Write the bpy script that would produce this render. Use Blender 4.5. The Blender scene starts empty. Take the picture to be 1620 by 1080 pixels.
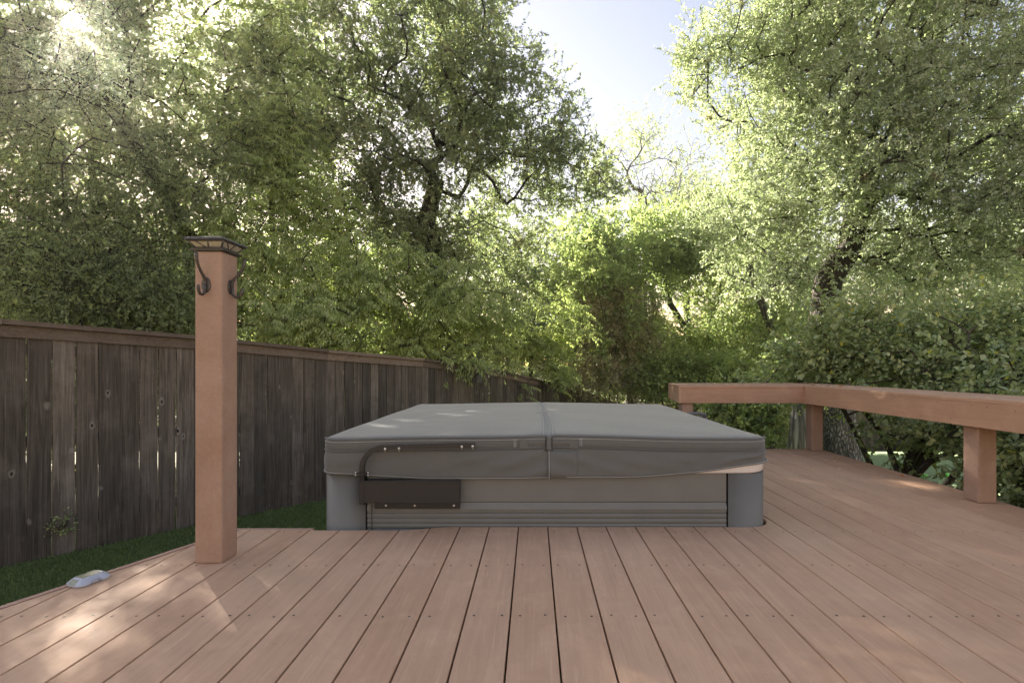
import bpy, bmesh, math, random
import numpy as np
from mathutils import Vector, Matrix
R = math.radians
sc = bpy.context.scene
C = sc.collection

# ------------------------------------------------------------------ camera
cam_d = bpy.data.cameras.new("camera"); cam = bpy.data.objects.new("camera", cam_d); C.objects.link(cam)
cam.location = (0, 0, 0.80); cam.rotation_euler = (R(90), 0, 0)
cam_d.sensor_fit = 'HORIZONTAL'; cam_d.sensor_width = 36.0; cam_d.lens = 795 / 1620 * 36
cam_d.shift_x = -33.6 / 1620; cam_d.shift_y = 38.0 / 1620
cam_d.clip_start = 0.05; cam_d.clip_end = 1500
sc.camera = cam

# ------------------------------------------------------------------ sky and sun
SUN_DIR = Vector((-0.923, 1.0, 0.702)).normalized()
SUN_EL = math.asin(SUN_DIR.z); SUN_AZ = math.atan2(SUN_DIR.x, SUN_DIR.y)
w = bpy.data.worlds.new("World"); sc.world = w; w.use_nodes = True
nt = w.node_tree; bg = nt.nodes['Background']
sky = nt.nodes.new('ShaderNodeTexSky'); sky.sky_type = 'NISHITA'; sky.sun_disc = False
sky.sun_elevation = SUN_EL; sky.sun_rotation = SUN_AZ
sky.altitude = 200; sky.air_density = 1.6; sky.dust_density = 0.6; sky.ozone_density = 1.0
wb = nt.nodes.new('ShaderNodeVectorMath'); wb.operation = 'MULTIPLY'; wb.inputs[1].default_value = (1.35, 1.0, 0.90)   # camera white balance
nt.links.new(sky.outputs[0], wb.inputs[0]); nt.links.new(wb.outputs[0], bg.inputs[0]); bg.inputs[1].default_value = 0.036
sun_d = bpy.data.lights.new("sun", 'SUN'); sun = bpy.data.objects.new("sun", sun_d); C.objects.link(sun)
sun_d.energy = 4.9; sun_d.angle = R(0.55); sun_d.color = (1.0, 0.92, 0.79)
sun.rotation_euler = SUN_DIR.to_track_quat('Z', 'Y').to_euler()
sc.view_settings.view_transform = 'Standard'; sc.view_settings.look = 'None'
sc.view_settings.exposure = 2.82; sc.view_settings.gamma = 1.0
sc.render.engine = 'CYCLES'
cy = sc.cycles
cy.max_bounces = 7; cy.diffuse_bounces = 4; cy.glossy_bounces = 3; cy.transmission_bounces = 5
cy.transparent_max_bounces = 6; cy.sample_clamp_indirect = 6; cy.caustics_reflective = False; cy.caustics_refractive = False

# ------------------------------------------------------------------ helpers
def tag(o, label=None, cat=None, group=None, kind=None):
    if label: o['label'] = label
    if cat: o['category'] = cat
    if group: o['group'] = group
    if kind: o['kind'] = kind
    return o
def empty(name, loc=(0, 0, 0)):
    o = bpy.data.objects.new(name, None); C.objects.link(o); o.location = loc
    o.empty_display_size = 0.1
    return o
def P(px, py, Y):                       # a sight line of the photograph met at distance Y -> world point
    return Vector(((px - 843.6) * Y / 795, Y, 0.8 + (578 - py) * Y / 795))
def np_mesh(name, V, F, mat, parent=None, rnd=None, smooth=False, loc=None):
    """V (n,3); F: (m,k) array or list of such; coordinates are world, parent offset is removed"""
    V = np.asarray(V, dtype=np.float32)
    if parent is not None: V = V - np.array(parent.location, dtype=np.float32)
    Fs = F if isinstance(F, list) else [F]
    me = bpy.data.meshes.new(name)
    me.vertices.add(len(V)); me.vertices.foreach_set('co', V.ravel())
    nl = sum(f.size for f in Fs); npoly = sum(len(f) for f in Fs)
    me.loops.add(nl); me.polygons.add(npoly)
    me.loops.foreach_set('vertex_index', np.concatenate([f.ravel() for f in Fs]).astype(np.int32))
    tot = np.concatenate([np.full(len(f), f.shape[1]) for f in Fs])
    me.polygons.foreach_set('loop_start', np.concatenate([[0], np.cumsum(tot)[:-1]]).astype(np.int32))
    me.update(calc_edges=True)
    if rnd is not None:
        a = me.attributes.new('rnd', 'FLOAT', 'POINT'); a.data.foreach_set('value', np.asarray(rnd, dtype=np.float32))
    if smooth: me.polygons.foreach_set('use_smooth', np.ones(npoly, dtype=bool))
    me.materials.append(mat)
    o = bpy.data.objects.new(name, me); C.objects.link(o)
    if parent is not None: o.parent = parent
    return o
class MB:
    """collects shapes in world coordinates, then links them as one mesh"""
    def __init__(s): s.v = []; s.f = []; s.r = []; s.sm = []
    def add(s, vs, fs, r=0.5, smooth=False):
        b = len(s.v); s.v += [tuple(v) for v in vs]; s.f += [tuple(i + b for i in f) for f in fs]
        s.r += [r] * len(vs); s.sm += [smooth] * len(fs)
    def box(s, x0, x1, y0, y1, z0, z1, r=0.5, bev=0.0, M=None):
        bm = bmesh.new(); bmesh.ops.create_cube(bm, size=1)
        for v in bm.verts:
            v.co = Vector(((x0 + x1) / 2 + v.co.x * (x1 - x0), (y0 + y1) / 2 + v.co.y * (y1 - y0), (z0 + z1) / 2 + v.co.z * (z1 - z0)))
        if bev > 0: bmesh.ops.bevel(bm, geom=bm.edges[:], offset=bev, segments=2, affect='EDGES', profile=0.6)
        s.bm(bm, r, M)
    def bm(s, bm, r=0.5, M=None, smooth=False):
        bm.verts.index_update()
        vs = [(M @ v.co) if M else v.co.copy() for v in bm.verts]
        s.add(vs, [[v.index for v in f.verts] for f in bm.faces], r, smooth); bm.free()
    def prism(s, poly, z0, z1, r=0.5, ch=0.0):
        """plan polygon (ccw) extruded in z, top edge chamfered by ch"""
        n = len(poly); rings = [(z0, 0.0), (z1 - ch, 0.0)] + ([(z1, ch)] if ch else [])
        vs = []
        for z, ins in rings:
            for i in range(n):
                p = Vector(poly[i])
                if ins:
                    a = Vector(poly[i - 1]); b = Vector(poly[(i + 1) % n])
                    d1 = (p - a).normalized(); d2 = (b - p).normalized()
                    nn = Vector((-d1.y - d2.y, d1.x + d2.x)); nn = nn.normalized() if nn.length > 1e-6 else Vector((0, 0))
                    p = p + nn * ins
                vs.append((p.x, p.y, z))
        fs = []; k = len(rings)
        for j in range(k - 1):
            for i in range(n): fs.append((j * n + i, j * n + (i + 1) % n, (j + 1) * n + (i + 1) % n, (j + 1) * n + i))
        fs.append(tuple((k - 1) * n + i for i in range(n))); fs.append(tuple(reversed(range(n))))
        s.add(vs, fs, r)
    def tube(s, pts, rad, n=8, r=0.5, caps=True, flat=None, smooth=True):
        """swept tube through pts; rad number or list; flat=(a,b) scales the section along its two axes"""
        pts = [Vector(p) for p in pts]; m = len(pts)
        rads = rad if isinstance(rad, (list, tuple)) else [rad] * m
        T = [((pts[min(i + 1, m - 1)] - pts[max(i - 1, 0)])).normalized() for i in range(m)]
        up = Vector((0, 0, 1)) if abs(T[0].z) < 0.9 else Vector((1, 0, 0))
        vs = []
        U = (up - T[0] * up.dot(T[0])).normalized()
        fa, fb = flat or (1, 1)
        for i in range(m):
            U = (U - T[i] * U.dot(T[i])).normalized(); W = T[i].cross(U)
            for k in range(n):
                a = 2 * math.pi * (k + 0.5) / n
                vs.append(pts[i] + (U * math.cos(a) * fa + W * math.sin(a) * fb) * rads[i])
        fs = []
        for i in range(m - 1):
            for k in range(n):
                fs.append((i * n + k, i * n + (k + 1) % n, (i + 1) * n + (k + 1) % n, (i + 1) * n + k))
        if caps: fs.append(tuple(reversed(range(n)))); fs.append(tuple((m - 1) * n + k for k in range(n)))
        s.add(vs, fs, r, smooth)
    def ball(s, c, rad, r=0.5, sub=2, sc_=(1, 1, 1)):
        bm = bmesh.new(); bmesh.ops.create_icosphere(bm, subdivisions=sub, radius=rad)
        for v in bm.verts: v.co = Vector((v.co.x * sc_[0], v.co.y * sc_[1], v.co.z * sc_[2])) + Vector(c)
        s.bm(bm, r, None, True)
    def build(s, name, mat, parent=None):
        me = bpy.data.meshes.new(name)
        off = Vector(parent.matrix_world.translation) if parent is not None and not parent.parent else (Vector(parent.parent.location) if parent is not None else Vector((0, 0, 0)))
        if parent is not None and not parent.parent: off = Vector(parent.location)
        me.from_pydata([tuple(Vector(v) - off) for v in s.v], [], s.f)
        me.polygons.foreach_set('use_smooth', s.sm)
        a = me.attributes.new('rnd', 'FLOAT', 'POINT'); a.data.foreach_set('value', s.r)
        for m_ in (mat if isinstance(mat, list) else [mat]): me.materials.append(m_)
        me.update()
        o = bpy.data.objects.new(name, me); C.objects.link(o)
        if parent is not None: o.parent = parent
        return o

# ------------------------------------------------------------------ materials
class NT:
    def __init__(s, name):
        s.m = bpy.data.materials.new(name); s.m.use_nodes = True; s.t = s.m.node_tree
        s.b = s.t.nodes['Principled BSDF']; s.out = s.t.nodes['Material Output']
    def n(s, typ, **kw):
        nd = s.t.nodes.new(typ)
        for k, v in kw.items(): setattr(nd, k, v)
        return nd
    def l(s, a, b): s.t.links.new(a, b)
    def coord(s, scale=(1, 1, 1), rot=(0, 0, 0), kind='Object'):
        tc = s.n('ShaderNodeTexCoord'); mp = s.n('ShaderNodeMapping')
        mp.inputs['Scale'].default_value = scale; mp.inputs['Rotation'].default_value = rot
        s.l(tc.outputs[kind], mp.inputs[0]); return mp.outputs[0]
    def noise(s, vec, scale, detail=4, rough=0.55, dist=0.0):
        nd = s.n('ShaderNodeTexNoise'); nd.inputs['Scale'].default_value = scale; nd.inputs['Detail'].default_value = detail
        nd.inputs['Roughness'].default_value = rough; nd.inputs['Distortion'].default_value = dist
        s.l(vec, nd.inputs['Vector']); return nd.outputs['Fac']
    def ramp(s, fac, stops):
        r = s.n('ShaderNodeValToRGB'); e = r.color_ramp.elements
        while len(e) < len(stops): e.new(0.5)
        for el, (p, c) in zip(e, stops): el.position = p; el.color = (*c, 1) if len(c) == 3 else c
        s.l(fac, r.inputs[0]); return r.outputs[0]
    def mix(s, fac, a, b, mode='MIX'):
        m = s.n('ShaderNodeMix', data_type='RGBA', blend_type=mode)
        for sock, val in ((m.inputs[0], fac), (m.inputs[6], a), (m.inputs[7], b)):
            if isinstance(val, (int, float)): sock.default_value = val
            elif isinstance(val, tuple): sock.default_value = (*val, 1)
            else: s.l(val, sock)
        return m.outputs[2]
    def math(s, op, a, b=0.0, clamp=False):
        m = s.n('ShaderNodeMath', operation=op, use_clamp=clamp)
        for sock, val in ((m.inputs[0], a), (m.inputs[1], b)):
            if isinstance(val, (int, float)): sock.default_value = val
            else: s.l(val, sock)
        return m.outputs[0]
    def attr(s, name='rnd'):
        a = s.n('ShaderNodeAttribute'); a.attribute_name = name; return a.outputs['Fac']
    def bump(s, h, strength=0.3, dist=0.01):
        b = s.n('ShaderNodeBump'); b.inputs['Strength'].default_value = strength; b.inputs['Distance'].default_value = dist
        s.l(h, b.inputs['Height']); s.l(b.outputs[0], s.b.inputs['Normal'])
    def base(s, c): 
        if isinstance(c, tuple): s.b.inputs['Base Color'].default_value = (*c, 1)
        else: s.l(c, s.b.inputs['Base Color'])
    def rough(s, v):
        if isinstance(v, (int, float)): s.b.inputs['Roughness'].default_value = v
        else: s.l(v, s.b.inputs['Roughness'])

def plain(name, col, rough=0.5, metal=0.0, var=0.12, scale=30, bump=0.0, spec=0.5):
    n = NT(name); v = n.noise(n.coord(), scale, 4)
    lo = tuple(c * (1 - var) for c in col); hi = tuple(min(1, c * (1 + var)) for c in col)
    n.base(n.ramp(v, [(0.3, lo), (0.7, hi)])); n.rough(rough); n.b.inputs['Metallic'].default_value = metal
    n.b.inputs['Specular IOR Level'].default_value = spec
    if bump: n.bump(v, bump, 0.003)
    return n.m

def composite(name, c0, c1, axis, speck=0.35, grain=0.5):
    """wood plastic composite board; axis = direction the grain runs (0 x, 1 y, 2 z)"""
    n = NT(name)
    st = [22, 22, 22]; st[axis] = 1.1
    g = n.noise(n.coord(tuple(st)), 1.0, 5, 0.6, 1.2)
    st2 = [150, 150, 150]; st2[axis] = 5
    g2 = n.noise(n.coord(tuple(st2)), 1.0, 3, 0.6, 0.6)
    rn = n.attr()
    big = n.noise(n.coord(), 1.3, 3)
    fine = n.noise(n.coord(), 420, 2, 0.8)
    t = n.math('ADD', n.math('MULTIPLY', rn, 0.55), n.math('MULTIPLY', n.math('SUBTRACT', big, 0.5), 0.9))
    col = n.mix(n.math('ADD', t, 0.08, True), c0, c1)
    col = n.mix(n.math('MULTIPLY', n.ramp(g, [(0.35, (0, 0, 0)), (0.65, (1, 1, 1))]), 0.22 * grain * 2), col, tuple(c * 0.72 for c in c0))
    col = n.mix(n.ramp(g2, [(0.55, (0, 0, 0)), (0.75, (0.4 * grain,) * 3)]), col, tuple(min(1, c * 1.35) for c in c1))
    col = n.mix(n.ramp(fine, [(0.62, (0, 0, 0)), (0.72, (speck,) * 3)]), col, (0.62, 0.52, 0.45))
    blot = n.noise(n.coord((1, 1, 1)), 5.5, 6, 0.65, 0.4)
    col = n.mix(n.ramp(blot, [(0.5, (0, 0, 0)), (0.8, (0.35,) * 3)]), col, tuple(min(1, c * 1.28) for c in c1))
    dk = n.noise(n.coord((1, 1, 1)), 14, 6, 0.7)
    col = n.mix(n.ramp(dk, [(0.58, (0, 0, 0)), (0.8, (0.3,) * 3)]), col, tuple(c * 0.6 for c in c0))
    n.base(col); n.rough(n.ramp(blot, [(0.3, (0.62,) * 3), (0.7, (0.78,) * 3)]))
    n.b.inputs['Specular IOR Level'].default_value = 0.3
    h = n.math('ADD', n.math('MULTIPLY', g2, 0.8), n.math('MULTIPLY', fine, 0.5))
    n.bump(n.math('ADD', h, g), 0.35, 0.002)
    return n.m

def leaf_mat(name, dark, mid, light, odd=None, trans=0.42, gloss=0.5):
    n = NT(name); r = n.attr()
    stops = [(0.0, dark), (0.5, mid), (0.93, light)]
    if odd: stops = [(0.0, dark), (0.5, mid), (0.95, light), (0.975, odd)]
    col = n.ramp(r, stops)
    n.base(col); n.rough(0.40); n.b.inputs['Specular IOR Level'].default_value = gloss
    tr = n.n('ShaderNodeBsdfTranslucent')
    tc = n.mix(0.6, col, (0.30, 0.34, 0.03), 'MIX'); n.l(n.mix(0.35, col, tc), tr.inputs[0])
    tcol = n.mix(1.0, col, (1.2, 1.3, 0.8), 'MULTIPLY'); n.l(tcol, tr.inputs[0])
    mx = n.n('ShaderNodeMixShader'); mx.inputs[0].default_value = trans
    n.l(n.b.outputs[0], mx.inputs[1]); n.l(tr.outputs[0], mx.inputs[2]); n.l(mx.outputs[0], n.out.inputs[0])
    return n.m

def bark_mat(name, c0, c1, scale=9, stretch=0.22, bump=0.8):
    n = NT(name); co = n.coord((1, 1, stretch))
    a = n.noise(co, scale, 8, 0.7, 0.6)
    v = n.n('ShaderNodeTexVoronoi'); v.inputs['Scale'].default_value = scale * 2.2; n.l(co, v.inputs['Vector'])
    v.feature = 'DISTANCE_TO_EDGE'
    crack = n.ramp(v.outputs['Distance'], [(0.0, (0, 0, 0)), (0.25, (1, 1, 1))])
    col = n.ramp(a, [(0.3, c0), (0.7, c1)])
    n.base(n.mix(n.math('MULTIPLY', crack, 0.7), tuple(c * 0.55 for c in c0), col)); n.rough(0.9)
    n.bump(n.math('ADD', n.math('MULTIPLY', crack, 0.6), a), bump, 0.04)
    return n.m

def fence_mat(name, dark, mid, pale, axis=2, knots=True):
    n = NT(name); rn = n.attr()
    off = n.n('ShaderNodeCombineXYZ'); n.l(n.math('MULTIPLY', rn, 37.0), off.inputs[2])
    tc = n.n('ShaderNodeTexCoord'); ad = n.n('ShaderNodeVectorMath', operation='ADD')
    n.l(tc.outputs['Object'], ad.inputs[0]); n.l(off.outputs[0], ad.inputs[1])
    def mp(scale):
        m = n.n('ShaderNodeMapping'); m.inputs['Scale'].default_value = scale; n.l(ad.outputs[0], m.inputs[0]); return m.outputs[0]
    s1 = [26, 26, 26]; s1[axis] = 0.9
    s2 = [120, 120, 120]; s2[axis] = 3
    g = n.noise(mp(tuple(s1)), 1, 6, 0.65, 1.4); g2 = n.noise(mp(tuple(s2)), 1, 4, 0.6, 0.5)
    cl = n.noise(mp((1, 1, 1)), 3.0, 6, 0.65)
    col = n.ramp(g, [(0.28, dark), (0.6, mid)])
    col = n.mix(n.ramp(cl, [(0.5, (0, 0, 0)), (0.9, (0.5,) * 3)]), col, pale)
    col = n.mix(n.ramp(g2, [(0.5, (0, 0, 0)), (0.75, (0.45,) * 3)]), col, pale)
    tint = n.ramp(rn, [(0.0, (0.62, 0.60, 0.58)), (0.5, (0.92, 0.86, 0.81)), (1.0, (1.3, 1.23, 1.18))])
    col = n.mix(1.0, col, tint, 'MULTIPLY')
    h = n.math('ADD', n.math('MULTIPLY', g, 1.0), n.math('MULTIPLY', g2, 0.6))
    if knots:
        v = n.n('ShaderNodeTexVoronoi'); v.inputs['Scale'].default_value = 1.0; v.inputs['Randomness'].default_value = 1.0
        wn = n.n('ShaderNodeTexNoise'); wn.inputs['Scale'].default_value = 9; n.l(ad.outputs[0], wn.inputs['Vector'])
        wm = n.n('ShaderNodeMix', data_type='RGBA', blend_type='LINEAR_LIGHT'); wm.inputs[0].default_value = .12; n.l(mp((5.6, 5.6, 3.4)), wm.inputs[6]); n.l(wn.outputs['Color'], wm.inputs[7]); n.l(wm.outputs[2], v.inputs['Vector'])
        d = v.outputs['Distance']
        col = n.mix(n.ramp(d, [(0.05, (.55,) * 3), (0.13, (0, 0, 0))]), col, tuple(c * 1.1 for c in pale))
        col = n.mix(n.ramp(d, [(0.03, (1, 1, 1)), (0.065, (0, 0, 0))]), col, tuple(c * 0.25 for c in dark))
        rings = n.math('SINE', n.math('MULTIPLY', d, 140.0))
        h = n.math('ADD', h, n.math('MULTIPLY', n.math('MULTIPLY', rings, n.ramp(d, [(0.05, (1, 1, 1)), (0.25, (0, 0, 0))])), 0.5))
    n.base(col); n.rough(0.88); n.b.inputs['Specular IOR Level'].default_value = 0.25
    n.bump(h, 0.55, 0.004)
    return n.m

M = {}
M['deck'] = composite('deck_composite', (0.51, 0.312, 0.200), (0.635, 0.430, 0.295), 1, .45, .7)
M['benchx'] = composite('bench_composite_across', (0.44, 0.255, 0.170), (0.52, 0.335, 0.235), 0, 0.15, 0.9)
M['benchy'] = composite('bench_composite_along', (0.48, 0.290, 0.190), (0.57, 0.38, 0.265), 1, 0.15, 0.9)
def post_mat():
    n = NT('post_composite'); a = n.noise(n.coord(), 3.0, 6, .65, .5); b = n.noise(n.coord(), 55, 5, .75); c = n.noise(n.coord(), 170, 3, .8); st = n.noise(n.coord((14, 14, 1.2)), 1, 6, .7)
    col = n.ramp(a, [(.3, (.32, .20, .145)), (.5, (.37, .245, .185)), (.7, (.43, .305, .25))])
    col = n.mix(n.ramp(b, [(.45, (0, 0, 0)), (.75, (.4,) * 3)]), col, (.50, .35, .27)); col = n.mix(n.ramp(c, [(.55, (0, 0, 0)), (.7, (.45,) * 3)]), col, (.27, .145, .095))
    col = n.mix(n.ramp(st, [(.55, (0, 0, 0)), (.75, (.5,) * 3)]), col, (.30, .15, .09)); n.base(col); n.rough(.8); n.b.inputs['Specular IOR Level'].default_value = .25; n.bump(n.math('ADD', b, c), .6, .002); return n.m
M['post'] = post_mat()
M['trim'] = composite('trim_composite', (0.44, 0.27, 0.20), (0.50, 0.33, 0.25), 1, 0.2)
M['under'] = plain('joist_timber', (0.10, 0.075, 0.05), 0.9)
M['screw'] = plain('screw_steel', (0.06, 0.05, 0.045), 0.6, 0.3)
M['fence'] = fence_mat('weathered_fence', (0.040, 0.034, 0.030), (0.135, 0.118, 0.106), (0.36, 0.32, 0.295))
M['fence_trim'] = fence_mat('weathered_trim', (0.11, 0.085, 0.070), (0.20, 0.16, 0.135), (0.34, 0.29, 0.26), 1, False)
M['fence_far'] = fence_mat('far_fence', (0.06, 0.055, 0.045), (0.11, 0.10, 0.08), (0.16, 0.145, 0.125))
M['black'] = plain('black_powder_coat', (0.022, 0.021, 0.021), 0.42, 0.0, 0.1, 300, 0.05)
M['steel'] = plain('bolt_steel', (0.75, 0.72, 0.68), 0.3, 0.9, 0.05)
M['iron'] = plain('hook_iron', (0.085, 0.075, 0.068), 0.45, 0.5, 0.3, 120, 0.2)
M['cap'] = plain('cap_bronze', (0.085, 0.078, 0.072), 0.4, 0.3, 0.2, 60, 0.1)
M['lens'] = plain('frosted_lens', (0.42, 0.39, 0.30), 0.35, 0.0, 0.15, 40)
M['tub'] = plain('tub_panel', (0.165, 0.165, 0.155), 0.5, 0.0, 0.05, 8, 0.02)
M['shell'] = plain('tub_shell', (0.80, 0.75, 0.73), 0.18, 0.0, 0.04, 6)
M['thread'] = plain('thread', (0.78, 0.77, 0.74), 0.8)
M['plastic'] = plain('pale_plastic', (0.42, 0.46, 0.56), 0.45, 0.0, 0.06, 60, 0.03)
M['panel'] = plain('solar_cell', (0.20, 0.19, 0.11), 0.5, 0.0, 0.12, 80)
M['amber'] = plain('clear_lens', (0.24, 0.26, 0.19), 0.2, 0.0, 0.2, 60)
M['dry'] = plain('dry_leaf', (0.42, 0.30, 0.18), 0.8, 0, 0.3, 60)
M['orange'] = plain('orange_leaf', (0.62, 0.22, 0.04), 0.7, 0, 0.3, 60)
M['petal'] = plain('pale_petal', (0.75, 0.70, 0.60), 0.7, 0, 0.1, 60)
M['lime'] = plain('lime_ball', (0.25, 0.85, 0.12), 0.5, 0, 0.08)
M['nestbox'] = plain('grey_box', (0.12, 0.12, 0.125), 0.6, 0, 0.2)
M['bark'] = bark_mat('oak_bark', (0.045, 0.036, 0.028), (0.12, 0.095, 0.075))
M['bark_pale'] = bark_mat('pale_oak_bark', (0.12, 0.105, 0.095), (0.38, 0.35, 0.32), 8, 0.4, 1.0)
M['bark_dead'] = bark_mat('dead_bark', (0.10, 0.085, 0.07), (0.55, 0.52, 0.48), 6, 0.08, 0.8)
M['twig'] = bark_mat('twig_bark', (0.09, 0.07, 0.05), (0.19, 0.155, 0.12), 20, 0.5, 0.3)
M['bare'] = bark_mat('bare_twig_bark', (0.13, 0.105, 0.085), (0.26, 0.22, 0.18), 20, 0.5, 0.3)
def fabric():
    n = NT('cover_canvas')
    a = n.n('ShaderNodeTexWave'); a.inputs['Scale'].default_value = 260; a.bands_direction = 'X'; a.inputs['Distortion'].default_value = 1.5; n.l(n.coord(), a.inputs['Vector'])
    b = n.n('ShaderNodeTexWave'); b.inputs['Scale'].default_value = 260; b.bands_direction = 'Z'; b.inputs['Distortion'].default_value = 1.5; n.l(n.coord(), b.inputs['Vector'])
    f = n.noise(n.coord(), 350, 2, 0.8); big = n.noise(n.coord(), 2.2, 5, 0.6); st = n.noise(n.coord(), 9, 6, 0.7)
    col = n.mix(n.math('MULTIPLY', big, 0.9), (0.112, 0.112, 0.106), (0.150, 0.150, 0.142))
    col = n.mix(n.ramp(f, [(0.5, (0, 0, 0)), (0.75, (0.5,) * 3)]), col, (0.26, 0.26, 0.26))
    col = n.mix(n.ramp(st, [(0.6, (0, 0, 0)), (0.8, (0.35,) * 3)]), col, (0.26, 0.25, 0.24))
    n.base(col); n.rough(0.72); n.b.inputs['Sheen Weight'].default_value = 0.5; n.b.inputs['Sheen Roughness'].default_value = 0.35; n.b.inputs['Sheen Tint'].default_value = (.97, .98, 1, 1)
    n.b.inputs['Specular IOR Level'].default_value = 0.35
    h = n.math('ADD', n.math('MULTIPLY', n.math('ADD', a.outputs['Fac'], b.outputs['Fac']), 0.25), f)
    big2 = n.noise(n.coord((1, 1, 1)), 4.0, 3, 0.5, 0.8)
    n.bump(n.math('ADD', n.math('MULTIPLY', h, 0.12), n.math('MULTIPLY', big2, 1.4)), 0.35, 0.008)
    return n.m
M['canvas'] = fabric()
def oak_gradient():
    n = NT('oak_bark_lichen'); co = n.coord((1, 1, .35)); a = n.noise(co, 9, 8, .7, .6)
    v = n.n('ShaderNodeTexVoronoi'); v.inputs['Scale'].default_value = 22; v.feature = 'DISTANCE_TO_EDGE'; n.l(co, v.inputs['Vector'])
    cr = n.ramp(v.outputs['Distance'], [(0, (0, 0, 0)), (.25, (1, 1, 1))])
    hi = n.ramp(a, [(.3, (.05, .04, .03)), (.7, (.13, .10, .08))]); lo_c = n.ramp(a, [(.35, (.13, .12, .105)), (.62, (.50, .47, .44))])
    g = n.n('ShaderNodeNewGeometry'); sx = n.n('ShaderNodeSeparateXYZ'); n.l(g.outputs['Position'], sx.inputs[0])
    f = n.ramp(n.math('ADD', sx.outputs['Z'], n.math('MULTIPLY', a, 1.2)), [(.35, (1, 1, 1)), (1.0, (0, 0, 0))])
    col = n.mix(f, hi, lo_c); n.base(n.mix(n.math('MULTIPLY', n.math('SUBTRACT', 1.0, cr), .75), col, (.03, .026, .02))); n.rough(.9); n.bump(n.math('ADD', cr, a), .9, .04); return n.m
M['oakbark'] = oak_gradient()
LM = {
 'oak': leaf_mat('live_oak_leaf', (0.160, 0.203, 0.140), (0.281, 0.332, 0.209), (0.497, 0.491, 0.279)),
 'oakr': leaf_mat('sunny_oak_leaf', (0.241, 0.294, 0.210), (0.460, 0.511, 0.360), (0.600, 0.600, 0.561), (0.600, 0.600, 0.600)),  # lighter oak leaf: sunlit brightness put into the colour
 'elm': leaf_mat('elm_leaf', (0.167, 0.218, 0.135), (0.286, 0.349, 0.191), (0.484, 0.532, 0.255), None, 0.5),
 'pecan': leaf_mat('compound_leaf', (0.308, 0.353, 0.194), (0.473, 0.537, 0.246), (0.600, 0.596, 0.330), None, 0.5),
 'yellow': leaf_mat('yellow_green_leaf', (0.212, 0.268, 0.157), (0.376, 0.446, 0.233), (0.600, 0.600, 0.311), (0.600, 0.600, 0.260), 0.5),
 'dark': leaf_mat('dark_leaf', (0.199, 0.260, 0.140), (0.352, 0.424, 0.204), (0.600, 0.600, 0.267)),
 'shrub': leaf_mat('shrub_leaf', (0.233, 0.306, 0.167), (0.392, 0.469, 0.242), (0.600, 0.582, 0.306), (0.600, 0.582, 0.132), 0.35, 0.5),
 'bright': leaf_mat('bright_shrub_leaf', (0.213, 0.270, 0.121), (0.347, 0.415, 0.182), (0.532, 0.540, 0.245), None, 0.5),
 'dry': leaf_mat('dry_vine_leaf', (0.342, 0.290, 0.184), (0.546, 0.462, 0.314), (0.600, 0.600, 0.519), (0.600, 0.600, 0.259), 0.3, 0.2),
 'moss': leaf_mat('ball_moss', (0.269, 0.240, 0.173), (0.461, 0.403, 0.288), (0.600, 0.600, 0.461), None, 0.3, 0.1),
}

# ------------------------------------------------------------------ foliage generators
def unit(a): return a / np.maximum(np.linalg.norm(a, axis=-1, keepdims=True), 1e-9)
TPL = {
 'diamond': (np.array([(0, 0, 0), (.42, .5, .10), (1, 0, -.06), (.42, -.5, .10)]), [np.array([(0, 1, 2), (0, 2, 3)])]),
 'oval': (np.array([(0, 0, 0), (.28, .46, .08), (.68, .42, .04), (1, 0, -.12), (.68, -.42, .04), (.28, -.46, .08)]), [np.array([(0, 1, 2, 3), (0, 3, 4, 5)])]),
 'lance': (np.array([(0, 0, 0), (.3, .5, .05), (1, .12, -.35), (.3, -.5, .05)]), [np.array([(0, 1, 2), (0, 2, 3)])]),
}
def leaf_geo(rng, P0, D, L, aspect, tpl, up=0.6):
    """P0 (n,3) bases, D (n,3) directions, L (n,) lengths -> V, [F]"""
    n = len(P0); D = unit(D)
    U = rng.normal(size=(n, 3)) * (1 - up) + np.array([0, 0, 1.0]) * up
    S = unit(np.cross(D, U)); N = np.cross(S, D)
    T, Fs = TPL[tpl]; k = len(T)
    V = (P0[:, None, :] + D[:, None, :] * (T[None, :, 0:1] * L[:, None, None])
         + S[:, None, :] * (T[None, :, 1:2] * (L * aspect)[:, None, None]) + N[:, None, :] * (T[None, :, 2:3] * L[:, None, None]))
    off = (np.arange(n) * k)
    F = [(f[None] + off[:, None, None]).reshape(-1, f.shape[1]) for f in Fs]
    return V.reshape(-1, 3), F, k
SD = np.array(SUN_DIR)
GAPS = []                                # openings in the crowns that let the low sun through: (point lit, radius)
for px_, py_, z_, r_ in ((262, 882, 0, .10), (232, 918, 0, .12), (110, 972, 0, .16), (325, 930, 0, .10), (400, 945, 0, .12), (470, 885, 0, .07), (150, 1010, 0, .13),
                         (598, 672, .445, .10), (645, 664, .445, .07), (720, 655, .448, .09), (760, 652, .45, .08), (858, 649, .455, .07), (905, 652, .455, .09), (1010, 664, .448, .07),
                         (1322, 735, 0, .12), (1440, 764, 0, .13), (1500, 778, 0, .12), (1250, 725, 0, .09), (1560, 815, 0, .10), (1460, 1010, 0, .10)):
    Y_ = 795 * (.8 - z_) / (py_ - 578); GAPS.append((np.array([(px_ - 843.6) * Y_ / 795, Y_, z_]), r_))
for p_, r_ in (((0, 0, .8), .17), ((2.53, 3.98, .52), .10), ((2.53, 3.62, .54), .06), ((2.53, 2.95, .48), .08), ((2.58, 2.97, .25), .08), ((2.7, 3.6, .6), .10)): GAPS.append((np.array(p_), r_))
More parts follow.
